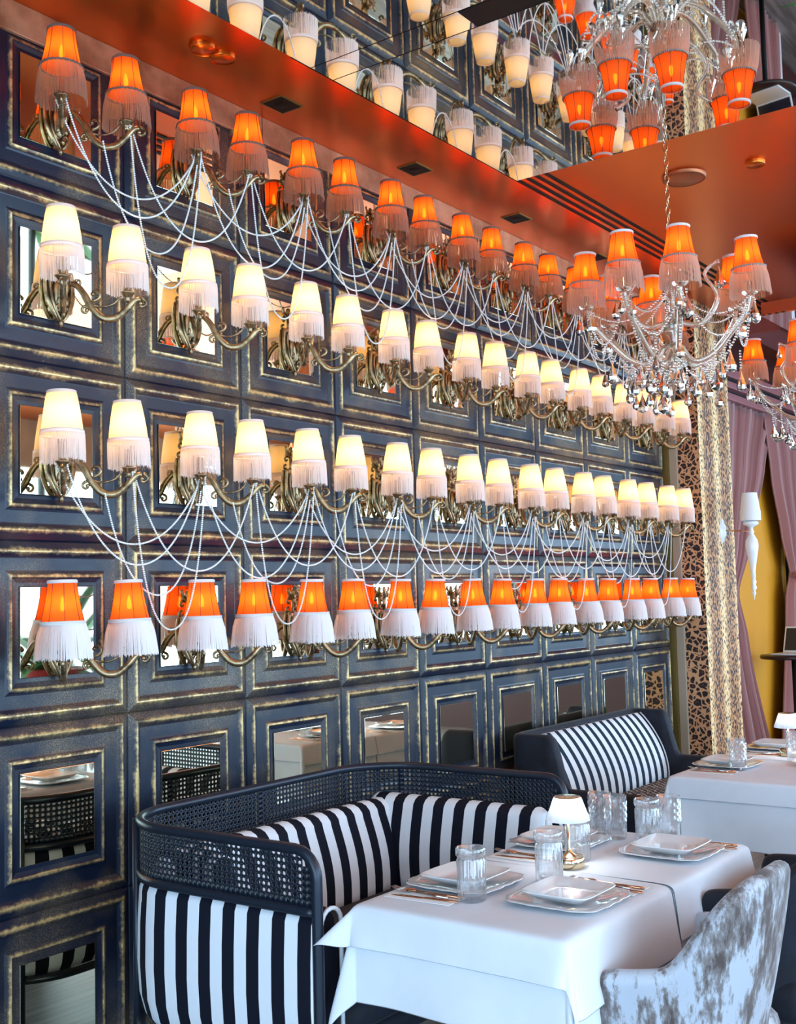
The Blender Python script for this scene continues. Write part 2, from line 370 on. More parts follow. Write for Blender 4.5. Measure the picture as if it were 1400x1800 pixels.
# glazed sides: mullions and a low sill around open daylight
mb = MB().box((-4.7, -7.1, 0), (-4.6, 0.0, 0.25)).box((-4.7, -7.1, 2.7), (-4.6, 0.0, CH)).box((-4.7, -0.8, 0.25), (-4.6, 0.0, 2.7)).box((-4.7, -7.1, 0.25), (-4.6, -6.4, 2.7))
struct('wall_front', mb, 'wall')
mb = MB()
for y in (-6.4, -4.55, -2.7, -0.86): mb.box((-4.68, y, 0.25), (-4.62, y + 0.06, 2.7))
mb.box((-4.68, -6.4, 2.05), (-4.62, -0.8, 2.11)); struct('window_1', mb, 'black')
mb = MB().box((-4.6, -7.1, 0), (9.69, -7.0, 0.15)).box((-4.6, -7.1, 3.1), (9.69, -7.0, CH)).box((-4.6, -7.1, 0.15), (-3.8, -7.0, 3.1)).box((9.4, -7.1, 0.15), (9.69, -7.0, 3.1))
struct('wall_right', mb, 'wall')
mb = MB()
for x in (-3.8, -1.96, -0.12, 1.72, 3.56, 5.4, 7.4, 9.34): mb.box((x, -7.08, 0.15), (x + 0.06, -7.02, 3.1))
mb.box((-3.8, -7.08, 2.05), (9.4, -7.02, 2.11)); struct('window_2', mb, 'black')

# mirror tiles
tile = MB().box((-0.1475, -0.004, -0.1475), (0.1475, 0.0, 0.1475)); tile_o = None
ROWNAME = ['bottom row', 'second row from the bottom', 'behind the orange lamps with white fringe', 'behind the cream lamps hung with pearls', 'behind the upper row of cream lamps', 'top row under the ceiling']
for r in range(6):
    for c in range(9):
        if tile_o is None: o = tile_o = tile.build('mirror_tile', 'mirror', bevel=0.0012)
        else: o = tile_o.copy(); COL.objects.link(o)
        o.location = (c * CELL + 0.295, -0.0025, r * CELL + 0.3)
        o.rotation_euler = (random.uniform(-.006, .006), 0, random.uniform(-.006, .006))
        if r == 0 and c not in (0,): lab = 'mirror tile in the bottom row, %s from the left, behind the sofas' % ORD[c]
        else: lab = 'mirror tile, %s from the left, %s' % (ORD[c], ROWNAME[r])
        tag(o, lab, 'mirror', 'mirror tiles set in the blue panels')

# ------------------------------------------------------------------ sconces
def spiral(cx, cz, r0, r1, a0, a1, n=14, y=0.0, y1=None):
    out = []
    for i in range(n + 1):
        t = i / n; a = a0 + (a1 - a0) * t; r = r0 + (r1 - r0) * t
        out.append((cx + r * cos(a), y if y1 is None else y + (y1 - y) * t, cz + r * sin(a)))
    return out
def bez(p, n=18):
    p = [Vector(q) for q in p]; out = []
    for i in range(n + 1):
        t = i / n; q = list(p)
        while len(q) > 1: q = [q[k].lerp(q[k + 1], t) for k in range(len(q) - 1)]
        out.append(q[0])
    return out
def catmull(P, n=7):
    P = [Vector(p) for p in P]; P = [P[0] * 2 - P[1]] + P + [P[-1] * 2 - P[-2]]; out = []
    for i in range(1, len(P) - 2):
        for k in range(n):
            t = k / n; a, b, c, d = P[i - 1:i + 3]
            out.append(0.5 * ((2 * b) + (c - a) * t + (2 * a - 5 * b + 4 * c - d) * t * t + (3 * b - a - 3 * c + d) * t ** 3))
    out.append(P[-2]); return out
def backplate():
    mb = MB()
    for s in (-1, 1):
        for q, (w, d) in enumerate(((0.054, 0.0080), (0.041, 0.0052))):
            y = -0.010 - 0.009 * q
            P = [(s * w * 0.92, y, 0.028 - q * 0.012), (s * w * 1.04, y, -0.02), (s * w * 0.98, y - .004, -0.07), (s * w * 0.62, y - .008, -0.115), (s * 0.006, y - .008, -0.152)]
            mb.tube(catmull(P, 6), [d * 0.7] + [d] * 22 + [d * .7] * 2, 8)
        mb.tube(spiral(s * 0.016, -0.112, 0.002, 0.014, 0, s * 4.2, 12, -0.030), 0.004, 6)
        mb.tube(spiral(s * 0.030, 0.040, 0.002, 0.013, pi if s > 0 else 0, (pi if s > 0 else 0) + s * 5, 12, -0.018), 0.005, 6)
        mb.tube(spiral(s * 0.021, 0.076, 0.002, 0.013, pi if s > 0 else 0, (pi if s > 0 else 0) + s * 5, 12, -0.020), 0.005, 6)
        mb.tube(spiral(s * 0.016, 0.100, 0.002, 0.012, pi if s > 0 else 0, (pi if s > 0 else 0) - s * 5, 12, -0.020), 0.0045, 6)
        mb.tube(catmull([(s * .004, -.016, .085), (s * .014, -.024, .112), (s * .020, -.026, .126), (s * .013, -.028, .131)], 5), [.006] * 8 + [.005] * 8, 6)
        mb.ball((s * 0.017, -0.030, -0.085), 0.010, 8, 5, (0.8, 0.6, 1.5))
    mb.tube([(0, -.008, .03), (0, -.014, .06), (0, -.016, .10)], [.012, .009, .008], 8)
    mb.ball((0, -0.018, 0.108), 0.011, 8, 6, (0.8, 0.7, 1.9))
    mb.box((-0.040, -0.012, -0.10), (0.040, 0.0, 0.034), 0, 0.005); mb.ball((0, -0.012, -0.055), 0.033, 14, 10, (0.95, 0.75, 2.1))
    mb.ball((0, -0.020, -0.158), 0.011, 8, 6, (0.8, 0.8, 1.3)); mb.ball((0, -0.034, -0.128), 0.009, 8, 5, (1, .7, 1.2))
    return mb
def hub():
    mb = MB(); mb.lathe([(0.0001, 0.012), (0.015, 0.010), (0.018, -0.004), (0.014, -0.014), (0.010, -0.03), (0.015, -0.04), (0.010, -0.055), (0.004, -0.075), (0.0001, -0.082)], (0, -0.052, 0), 14)
    mb.tube([(0, -0.005, -0.02), (0, -0.05, -0.02)], 0.012, 8); return mb
def arm(s):
    mb = MB(); X = lambda u, z: (s * 0.135 * u, -0.045 - 0.165 * u, z)
    P = [X(0.02, -0.022), X(0.18, -0.030), X(0.30, -0.058), X(0.42, -0.105), X(0.60, -0.143), X(0.80, -0.145), X(0.97, -0.118), X(1.10, -0.088), X(1.20, -0.080)]
    pth = catmull(P, 5); L = len(pth)
    mb.tube(pth, [0.009 + 0.004 * sin(pi * i / L) for i in range(L)], 8, flat=0.75)
    mb.tube([p + Vector((0, 0, 0.008)) for p in pth[10:-6]], 0.005, 6)
    for i in range(14, L - 6, 1): mb.ball(tuple(pth[i] + Vector((s * 0.004, -0.010, -0.001))), 0.0030, 6, 4)
    def curl(u, z, r, a0, turns, th):
        out = []
        for i in range(15):
            t = i / 14; a = a0 + turns * t; rr = r * (1 - 0.82 * t)
            out.append(X(u + rr * cos(a) / 0.19, z + rr * sin(a)))
        mb.tube(out, [th * (1 - 0.4 * i / 14) for i in range(15)], 7)
        mb.ball(out[-1], th * 1.35, 7, 5)
    curl(1.22, -0.098, 0.018, pi / 2, -5.2, 0.0065)
    curl(0.20, -0.018, 0.016, -pi / 2 - .6, 4.6, 0.0055)
    curl(0.47, -0.062, 0.024, -pi / 2 - .2, 4.8, 0.0060)
    curl(0.34, -0.118, 0.016, pi / 2, 5.0, 0.0055)
    mb.tube(catmull([X(0.44, -0.098), X(0.60, -0.106), X(0.78, -0.096), X(0.90, -0.070)], 5), 0.0035, 6)
    mb.ball(X(0.82, -0.088), 0.0055, 7, 5); mb.ball(X(0.62, -0.160), 0.004, 6, 4)
    return mb
def cup():
    mb = MB(); mb.lathe([(0.004, -0.092), (0.012, -0.088), (0.009, -0.080), (0.013, -0.074), (0.022, -0.062), (0.025, -0.058), (0.012, -0.056), (0.010, -0.050), (0.014, -0.040), (0.011, -0.030), (0.011, 0.004), (0.0005, 0.005)], (0, 0, 0), 14)
    return mb
def fringe_mb(r0, z0, r1, z1, n, wdt, flare=0.3, seed=1):
    rnd = random.Random(seed); mb = MB()
    for i in range(n):
        a = 2 * pi * (i + rnd.uniform(-.3, .3)) / n; zz = z1 + rnd.uniform(-0.004, 0.005); w = wdt * rnd.uniform(.8, 1.2); tw = rnd.uniform(-.02, .02)
        vs = []; K = 4
        for k in range(K):
            t = k / (K - 1); r = r0 + (r1 - r0) * (t ** flare) + rnd.uniform(-.0008, .0008); z = z0 + (zz - z0) * t; aa = a + tw * t
            for sg in (-1, 1):
                rr = r + (0.0007 * sg); vs.append((rr * cos(aa) - sg * w / 2 * sin(aa), rr * sin(aa) + sg * w / 2 * cos(aa), z))
        mb.grid(vs, K, 2, False)
    return mb
def shade_parts(kind):
    """returns list of (name, MB, materials, subparts, label)"""
    fabric = MB(); tr = MB(); tt = MB(); n = 96
    if kind == 'cream':
        prof = [(0.0445, 0.165), (0.0475, 0.155), (0.0535, 0.12), (0.0600, 0.076), (0.0645, 0.036)]
        fabric.lathe(prof, (0, 0, 0), n, 0, lambda i, k: 1 + 0.022 * (i % 2))
        tt.lathe([(0.0455, 0.158), (0.047, 0.158), (0.0465, 0.168), (0.0445, 0.168)], n=32)
        tr.lathe([(0.0655, 0.026), (0.0695, 0.026), (0.0695, 0.031), (0.068, 0.033), (0.0695, 0.035), (0.0685, 0.040), (0.0645, 0.040)], n=40)
        fr = fringe_mb(0.0690, 0.030, 0.0705, -0.060, 190, 0.0017, 0.5)
        return ('cream', 'cream', fabric, 'cream_fringe', tr, 'cream_fringe', fr, 'bulb', None, tt)
    r_t, z_t, r_b, z_b = 0.044, 0.160, 0.066, 0.034
    prof = []
    for k in range(9):
        t = k / 8; prof.append((r_t + (r_b - r_t) * (0.45 * t + 0.55 * t * t), z_t + (z_b - z_t) * t))
    fabric.lathe(prof, (0, 0, 0), 48, 0, lambda i, k: 1 - 0.018 * abs(sin(i / 48 * 2 * pi * 4)))
    ribs = MB()
    for q in range(8):
        a = 2 * pi * q / 8 ; ribs.tube([((r + .0006) * cos(a), (r + .0006) * sin(a), z) for r, z in prof], 0.0011, 5)
    tt.lathe([(r_t - .001, z_t - .006), (r_t + .003, z_t - .006), (r_t + .0035, z_t + .002), (r_t, z_t + .005)], n=32)
    if kind == 'white_fringed':
        for zz in (0.032, 0.026): tr.tube([((r_b + .002) * cos(2 * pi * i / 40), (r_b + .002) * sin(2 * pi * i / 40), zz) for i in range(40)], 0.0038, 5, closed=True)
        fr = fringe_mb(0.069, 0.028, 0.090, -0.085, 210, 0.0029, 0.55)
        return ('orange', 'orange', fabric, 'white_trim', tr, 'white_fringe', fr, 'bulb_orange', ribs, tt)
    for i in range(52):
        a = 2 * pi * i / 52; tr.ball(((r_b + .002) * cos(a), (r_b + .002) * sin(a), 0.033 + .0015 * (i % 2)), 0.0048, 6, 4, mi=1)
    fr = fringe_mb(0.068, 0.032, 0.083, -0.082, 170, 0.0019, 0.45)
    tm = ['grey_trim', 'grey_trim'] if kind == 'grey_fringed' else ['white_trim', 'silver_braid']
    return ('orange', 'orange', fabric, tm, tr, 'grey_fringe' if kind == 'grey_fringed' else 'beige_fringe', fr, 'bulb_orange', ribs, tt)
def make_lampshade(kind, parent, loc):
    sp = shade_parts(kind)
    sh = sp[2].build('lampshade', sp[1], parent, loc)
    sp[4].build('braid', sp[3], sh); sp[9].build('top_trim', sp[3], sh); f = sp[6].build('fringe', sp[5], sh)
    if sp[8]: sp[8].build('rib', 'rib', sh)
    b = MB().lathe([(0.0008, 0.066), (0.006, 0.068), (0.0085, 0.075), (0.0080, 0.090), (0.004, 0.106), (0.0008, 0.114)], n=12)
    b.build('bulb', sp[7], sh)
    return sh
def make_sconce(kind):
    root = empty('wall_sconce')
    backplate().build('backplate', 'bronze', root, (0, -0.006, 0)); hub().build('hub', 'dark_bronze', root)
    cm = None
    for s in (-1, 1):
        arm(s).build('arm', 'bronze', root)
        c = cup().build('candle_cup', 'dark_bronze', root, (s * 0.135, -0.210, 0.0))
    sh = make_lampshade(kind, root, (-0.135, -0.210, 0))
    sh2 = copy_tree(sh, root, (0.135, -0.210, 0))
    return root
ROWS = [(5, 'grey_fringed', 'bronze sconce with orange shades and grey fringe, %s from left in the top row', 'sconces with orange shades in the top row'),
        (4, 'cream', 'bronze sconce with two cream shades, %s from left in the upper cream row', 'cream sconces in the second row'),
        (3, 'cream', 'bronze sconce with cream shades above hanging pearls, %s from left, lower cream row', 'cream sconces in the third row'),
        (2, 'white_fringed', 'bronze sconce with orange shades and white fringe, %s from left, lowest row', 'sconces with orange shades in the lowest row')]
proto = {}
def jitter_shades(root):
    for c in COL.objects:
        if c.parent == root and c.name.startswith('lampshade'):
            c.rotation_euler = (random.uniform(-.03, .03), random.uniform(-.03, .03), random.uniform(0, 6))
for r, kind, lab, grp in ROWS:
    for c in range(9):
        loc = (c * CELL + 0.295, 0.0, r * CELL + 0.3)
        if kind not in proto: o = proto[kind] = make_sconce(kind); o.location = loc
        else: o = copy_tree(proto[kind], None, loc)
        for ch in [k for k in COL.objects if k.parent == o and k.name.startswith('lampshade')]:
            ch.rotation_euler = (random.uniform(-.03, .03), random.uniform(-.03, .03), random.uniform(0, 6))
        tag(o, lab % ORD[c], 'wall sconce', grp)

# ------------------------------------------------------------------ pearl strands
def shx(i): return 0.295 + 0.6 * (i // 2) + (-0.135 if i % 2 == 0 else 0.135)
def solve_k(ratio):
    lo, hi = 1e-3, 12
    for _ in range(40):
        k = (lo + hi) / 2
        if (math.cosh(k) - 1) / k < ratio: lo = k
        else: hi = k
    return k
def strand_pts(a, b, zmin, xm):
    pts = []
    for (p, q) in ((a, -1), (b, 1)):
        h = abs(p[0] - xm); d = p[2] - zmin; k = solve_k(d / h); seg = []
        for i in range(61):
            u = i / 60; x = xm + (p[0] - xm) * u; z = zmin + d * (math.cosh(k * u) - 1) / (math.cosh(k) - 1)
            ym = (a[1] + b[1]) / 2; seg.append(Vector((x, ym + (p[1] - ym) * u, z)))
        pts += seg[::-1] if q < 0 else seg[1:]
    out = [pts[0]]; acc = 0; step = 0.0075; last = pts[0]
    for p in pts[1:]:
        d = (p - last).length
        while acc + d >= step:
            last = last.lerp(p, (step - acc) / d); out.append(last.copy()); d = (p - last).length; acc = 0
        acc += d; last = p
    return out
ICO = None
def pearl_strand(pts):
    global ICO
    if ICO is None:
        t = (1 + sqrt(5)) / 2; v = [(-1, t, 0), (1, t, 0), (-1, -t, 0), (1, -t, 0), (0, -1, t), (0, 1, t), (0, -1, -t), (0, 1, -t), (t, 0, -1), (t, 0, 1), (-t, 0, -1), (-t, 0, 1)]
        f = [(0, 11, 5), (0, 5, 1), (0, 1, 7), (0, 7, 10), (0, 10, 11), (1, 5, 9), (5, 11, 4), (11, 10, 2), (10, 7, 6), (7, 1, 8), (3, 9, 4), (3, 4, 2), (3, 2, 6), (3, 6, 8), (3, 8, 9), (4, 9, 5), (2, 4, 11), (6, 2, 10), (8, 6, 7), (9, 8, 1)]
        v = [Vector(p).normalized() for p in v]; cache = {}; nf = []
        def mid(a, b):
            k = (min(a, b), max(a, b))
            if k not in cache: v.append(((v[a] + v[b]) / 2).normalized()); cache[k] = len(v) - 1
            return cache[k]
        for a, b, c in f:
            ab, bc, ca = mid(a, b), mid(b, c), mid(c, a); nf += [(a, ab, ca), (b, bc, ab), (c, ca, bc), (ab, bc, ca)]
        ICO = ([tuple(p) for p in v], nf)
    mb = MB(); R = 0.0037
    for p in pts: mb.add([(p[0] + R * a, p[1] + R * b, p[2] + R * c) for a, b, c in ICO[0]], ICO[1])
    return mb
KINDS = [('upper swag', 0, 2, (-0.010, -.195, -.075), (0.0, -.205, -.085), -0.315), ('lower swag', 0, 2, (0.004, -.222, -.062), (-.004, -.214, -.064), -0.41),
         ('steep short loop', 1, 2, (-0.085, -.19, -.150), (.004, -.216, -.070), -0.465), ('deepest loop', 1, 2, (0.004, -.222, -.066), (.008, -.226, -.066), -0.608), ('wide swag', 1, 3, (0.010, -.220, -.066), (0.0, -.220, -.066), -0.405)]
for r, rn in ((5, 'top row'), (3, 'lower cream row')):
    base = {}
    for e in range(8):
        for q, (kn, ia, ib, da, db, dz) in enumerate(KINDS):
            i, j = 2 * e + ia, 2 * e + ib
            var = (1, 0.94, 1.05, 0.97)[(e + q) % 4] if q != 3 else 1
            key = (q, var)
            if key not in base:
                a = Vector((shx(ia) + da[0], da[1], da[2])); b = Vector((shx(ib) + db[0], db[1], db[2]))
                zm = dz * var; xm = (a.x + b.x) / 2 + (b.z - a.z) * 0.12
                base[key] = pearl_strand(strand_pts(a, b, zm, xm)).build('pearl_strand', 'pearl'); o = base[key]
            else: o = base[key].copy(); COL.objects.link(o)
            o.location = (0.6 * e, 0, r * CELL + 0.3)
            tag(o, 'pearl strand in the %s, %s between %s and %s sconces' % (rn, kn, ORD[e], ORD[e + 1]), 'bead strand', 'pearl strands hung from the ' + rn)

# ------------------------------------------------------------------ ceiling fittings
def mirror_box(name, x0, x1, y0, y1, label):
    root = empty(name, (0, 0, 0), 0, label, 'ceiling mirror', 'mirrored boxes hung under the ceiling')
    MB().box((x0, y0, 3.318), (x1, y1, 3.395)).build('box', 'copperplate', root)
    mb = MB()
    for x in (x0 + 0.4, (x0 + x1) / 2, x1 - 0.4):
        for y in (y0 + 0.4, y1 - 0.4): mb.box((x - .02, y - .02, 3.395), (x + .02, y + .02, CH + 0.005))
    mb.build('hanger', 'black', root)
    return root
r1 = mirror_box('mirrored_ceiling_box', -2.6, 1.957, -3.6, -0.872, 'large mirrored box under the ceiling reflecting the lamps upside down, nearest')
for a, b, dz, tx, ty in ((-2.6, 0.634, 0, 0, 0), (0.639, 0.748, 0, 0.0, 0.004), (0.753, 1.957, 0, 0, 0)):
    y0 = -1.44 if a == 0.639 else -3.6
    p = MB().box(((a - b) / 2, (y0 + 0.872) / 2, -0.004), ((b - a) / 2, -(y0 + 0.872) / 2, 0.004)).build('mirror_panel', 'ceil_mirror', r1, ((a + b) / 2, (y0 - 0.872) / 2, 3.314 - dz))
    p.rotation_euler = (tx, ty, 0)
MB().box((0.639, -3.6, 3.309), (0.748, -1.442, 3.318)).build('black_panel', 'black', r1)  # plain black strip continuing the narrow middle mirror panel
r2 = mirror_box('mirrored_ceiling_box', 5.04, 8.3, -3.6, -0.86, 'mirrored box under the ceiling at the far right, beyond the crystal chandelier')
MB().box((5.04, -3.6, 3.31), (8.3, -0.86, 3.318)).build('mirror_panel', 'ceil_mirror', r2)
dl = None
for k, (x, y) in enumerate(((1.285, -0.165), (2.215, -0.172), (3.15, -0.18), (4.09, -0.18))):
    if dl is None:
        dl = empty('recessed_downlight')
        MB().box((-.068, -.058, -.004), (.068, .058, .003)).build('surround', 'goldtrim', dl)
        MB().box((-.060, -.050, -.0055), (.060, .050, -.003)).build('baffle', 'black', dl)
        MB().lathe([(0.0001, -.0075), (.026, -.0075), (.030, -.0055)], n=20).build('lamp', 'black', dl)
        o = dl
    else: o = copy_tree(dl)
    o.location = (x, y, CH); tag(o, 'square black recessed downlight in the copper ceiling, %s from the left' % ORD[k], 'downlight', 'downlights above the wall')
sl = MB()
root = empty('linear_air_slot', (0, 0, 0), 0, 'row of four long black air slots running along the copper ceiling', 'air vent')
for y in (-0.475, -0.525, -0.575, -0.625): MB().box((1.0, y - .011, CH - .003), (9.0, y + .011, CH - .0003)).build('slot', 'black', root)
for k, (x, y, r, nm, lb) in enumerate(((0.735, -0.272, 0.048, 'smoke_detector', 'round copper disc on the ceiling, left one of the touching pair'), (0.835, -0.275, 0.048, 'smoke_detector', 'round copper disc on the ceiling, right one of the touching pair'),
                                      (3.15, -1.13, 0.105, 'ceiling_speaker', 'large round copper speaker in the ceiling behind the chandelier chain'), (3.19, -1.47, 0.045, 'smoke_detector', 'small round disc on the ceiling right of the large round speaker'))):
    o = MB().lathe([(0.0001, -.016), (r * .86, -.016), (r * .93, -.012), (r * .95, -.018), (r, -.014), (r * 1.03, 0.001)], (0, 0, 0), 40).build(nm, 'copper' if k != 2 else 'copperplate', None, (x, y, CH))
    tag(o, lb, 'ceiling disc')

# ------------------------------------------------------------------ crystal chandeliers
def drop_mb(s=1.0):
    mb = MB(); mb.lathe([(0.0004, 0.0), (0.0035 * s, -0.012 * s), (0.009 * s, -0.028 * s), (0.0145 * s, -0.042 * s), (0.0125 * s, -0.052 * s), (0.0004, -0.060 * s)], n=7, smooth=False)
    return mb
def beads_line(mb, pts, r=0.0055, step=0.0125):
    out = []; last = Vector(pts[0]); acc = 0
    for p in pts[1:]:
        p = Vector(p); d = (p - last).length
        while acc + d >= step:
            last = last.lerp(p, (step - acc) / d); out.append(last.copy()); d = (p - last).length; acc = 0
        acc += d; last = p
    for p in out: mb.ball(p, r, 6, 4)
    return mb
def sag(a, b, d, n=12):
    a, b = Vector(a), Vector(b); return [a.lerp(b, i / n) - Vector((0, 0, 4 * d * (i / n) * (1 - i / n))) for i in range(n + 1)]
def chandelier(c, tops, label, chain_top, seed):
    """tops: shade axis positions (x, y); shade rim at z 3.03"""
    rnd = random.Random(seed)
    root = empty('crystal_chandelier', (c[0], c[1], 2.55), 0, label, 'chandelier', 'crystal chandeliers')
    L = lambda x, y, z: (x - c[0], y - c[1], z - 2.55)
    sh0 = None; ends = []
    for k, (x, y) in enumerate(tops):
        dx, dy = x - c[0], y - c[1]
        P = [(0.03 * dx / .33, 0.03 * dy / .33, 0.06), (dx * .25, dy * .25, -0.01), (dx * .50, dy * .50, 0.01), (dx * .74, dy * .74, 0.09), (dx * .93, dy * .93, 0.17), (dx, dy, 0.245)]
        MB().tube(catmull(P, 6), [0.0125] * 26 + [.010] * 5, 9).build('arm', 'armglass', root)
        cx = MB(); cx.lathe([(0.003, -.012), (0.028, -.004), (0.036, 0.006), (0.010, 0.004), (0.009, 0.05), (0.0005, 0.052)], (dx, dy, 0.245), 12)
        cx.build('candle_cup', 'crystal', root)
        loc = (dx, dy, 3.03 - 2.55 - 0.165)
        if sh0 is None: sh0 = sh = make_lampshade('chandelier', root, loc)
        else: sh = copy_tree(sh0, root, loc)
        sh.rotation_euler = (rnd.uniform(-.04, .04), rnd.uniform(-.04, .04), rnd.uniform(0, 6)); ends.append((dx, dy))
    # second tier of upright curved glass horns
    for k in range(4):
        a = 0.5 + k * pi / 2
        MB().tube(catmull([(0.02 * cos(a), 0.02 * sin(a), .16), (0.12 * cos(a), 0.12 * sin(a), .15), (0.19 * cos(a), 0.19 * sin(a), .26), (0.14 * cos(a), 0.14 * sin(a), .36), (0.20 * cos(a), 0.20 * sin(a), .42)], 5), [.011] * 12 + [.008] * 9, 8).build('glass_horn', 'armglass', root)
    st = MB(); st.lathe([(0.0005, -.10), (0.018, -.095), (0.035, -.07), (0.02, -.045), (0.05, -.02), (0.055, 0.0), (0.02, 0.03), (0.016, .09), (0.04, .13), (0.042, .17), (0.015, .20), (0.013, .30), (0.03, .33), (0.012, .37), (0.006, .42), (0.0005, .43)], (0, 0, 0), 16)
    st.build('stem', 'armglass', root)
    ch = MB(); z = 0.42; i = 0; top = chain_top - 2.55
    while z < top - 0.03:
        pts = []
        for q in range(14):
            a = 2 * pi * q / 14; u, w = 0.009 * cos(a), 0.020 * sin(a)
            pts.append((u if i % 2 else 0, 0 if i % 2 else u, z + 0.018 + w))
        ch.tube(pts, 0.0022, 5, closed=True); z += 0.0345; i += 1
    ch.build('chain', 'gold', root)
    MB().lathe([(0.0005, -.05), (0.012, -.05), (0.016, -.03), (0.05, -.006), (0.052, 0.0), (0.0005, 0)], (0, 0, top), 20).build('canopy', 'gold', root)
    bd = MB(); anch = []; od = sorted(ends, key=lambda e: math.atan2(e[1], e[0]))
    for k, e in enumerate(od):
        f = od[(k + 1) % len(od)]
        beads_line(bd, sag((e[0], e[1], .235), (0, 0, .33), .10)); beads_line(bd, sag((e[0], e[1], .225), (f[0], f[1], .225), .17))
        beads_line(bd, sag((e[0] * .5, e[1] * .5, 0.0), (f[0] * .5, f[1] * .5, 0.0), .09))
        beads_line(bd, sag((e[0] * .95, e[1] * .95, .20), (e[0] * .35, e[1] * .35, -.01), .10))
        for q in range(3):
            a = 2 * pi * q / 3 + rnd.uniform(0, 2); anch.append((e[0] + .034 * cos(a), e[1] + .034 * sin(a), .245 - rnd.uniform(0, .02)))
        anch.append((e[0] * .72, e[1] * .72, .07)); anch.append((e[0] * .5, e[1] * .5, -.005)); anch.append((e[0] * .28, e[1] * .28, -.02))
        m = ((e[0] + f[0]) * .3, (e[1] + f[1]) * .3); anch.append((m[0], m[1], -.03)); anch.append((m[0] * 1.55, m[1] * 1.55, .045))
    for q in range(6): a = q * pi / 3; anch.append((.05 * cos(a), .05 * sin(a), -.01))
    for q in range(4): a = 0.5 + q * pi / 2; anch.append((.20 * cos(a), .20 * sin(a), .42))
    d0 = None
    for (x, y, z) in anch:
        ln = rnd.choice((0.02, 0.04, 0.06, 0.09, .11)) if z < .1 else 0.02
        beads_line(bd, [(x, y, z), (x, y, z - ln - .004)], 0.005, 0.012)
        if d0 is None: d0 = o = drop_mb(1.45).build('crystal_drop', 'crystal', root)
        else: o = d0.copy(); COL.objects.link(o); o.parent = root
        s = rnd.uniform(.8, 1.2); o.scale = (s, s, s); o.location = (x, y, z - ln - .005); o.rotation_euler = (0, 0, rnd.uniform(0, 6))
    bd.build('bead_chain', 'crystal', root)
    return root
TOPS = [(2.066, -1.284), (2.141, -1.491), (2.472, -1.656), (2.695, -1.517), (2.767, -1.101), (2.616, -0.95), (2.24, -1.03)]
chandelier((2.405, -1.345), TOPS, 'large crystal chandelier with orange fringed shades hanging above the tables, nearest', CH, 3)
chandelier((4.42, -1.36), [(4.414, -1.004), (4.72, -1.10), (4.089, -1.37), (4.22, -1.66), (4.60, -1.68), (4.80, -1.42)], 'crystal chandelier with orange fringed shades at the right edge, farther one', CH, 5)

# ------------------------------------------------------------------ perforated striped sofa
def u_path(x0, x1, yb, yf, r, step=0.02):
    """from left arm front, along the left arm, the back and the right arm"""
    P = []; s = 0
    def seg(a, b):
        n = max(1, int(((b[0] - a[0]) ** 2 + (b[1] - a[1]) ** 2) ** .5 / step))
        for i in range(n): P.append((a[0] + (b[0] - a[0]) * i / n, a[1] + (b[1] - a[1]) * i / n))
    seg((x0, yf), (x0, yb - r)); n = int(r * pi / 2 / step)
    for i in range(n): a = pi - i / n * pi / 2; P.append((x0 + r + r * cos(a), yb - r + r * sin(a)))
    seg((x0 + r, yb), (x1 - r, yb))
    for i in range(n): a = pi / 2 - i / n * pi / 2; P.append((x1 - r + r * cos(a), yb - r + r * sin(a)))
    seg((x1, yb - r), (x1, yf)); P.append((x1, yf)); return P
def normals(P):
    out = []
    for i in range(len(P)):
        a = P[max(0, i - 1)]; b = P[min(len(P) - 1, i + 1)]; tx, ty = b[0] - a[0], b[1] - a[1]; l = sqrt(tx * tx + ty * ty) or 1
        out.append((ty / l, -tx / l))     # points to the inside of the U
    return out
def cumlen(P):
    o = [0]
    for a, b in zip(P, P[1:]): o.append(o[-1] + sqrt((a[0] - b[0]) ** 2 + (a[1] - b[1]) ** 2))
    return o
def cushion(p0, p1, z0, z1, t, per, lean=0.0, u0=0.0, bul=0.02, n=26, ends=0.03):
    """upholstered bolster from p0 to p1; thickness t to the left of the direction"""
    d = Vector((p1[0] - p0[0], p1[1] - p0[1])); ln = d.length; d /= ln; nx, ny = d.y, -d.x
    prof = []; r = min(t * 0.5, 0.05); H = z1 - z0
    for k in range(4): prof.append((0, z0 + (H - r) * k / 3))
    for k in range(1, 7): a = pi - k / 7 * pi; prof.append((t / 2 + t / 2 * cos(a) * 1.0, z1 - r + r * sin(a)))
    for k in range(8): q = k / 7; prof.append((t + bul * sin(pi * q) + lean * q, z1 - r - (H - r) * q))
    mb = MB(); vs = []; us = []
    for i in range(n + 1):
        q = i / n; e = min(q, 1 - q) * ln; sh = 1 if e > ends else sqrt(max(0, 1 - (1 - e / ends) ** 2)) * .35 + .65
        for (w, z) in prof:
            cw, cz = t / 2, (z0 + z1) / 2; ww = cw + (w - cw) * sh; zz = cz + (z - cz) * (1 if z <= z0 + 1e-6 else (1 - (1 - sh) * .25))
            vs.append((p0[0] + d.x * ln * q + nx * ww, p0[1] + d.y * ln * q + ny * ww, zz)); 
        us.append(u0 + q * ln / per)
    mb.grid(vs, n + 1, len(prof), True, 0, True, uv=lambda i, j: (us[i] + 1e-4, 0))
    return mb
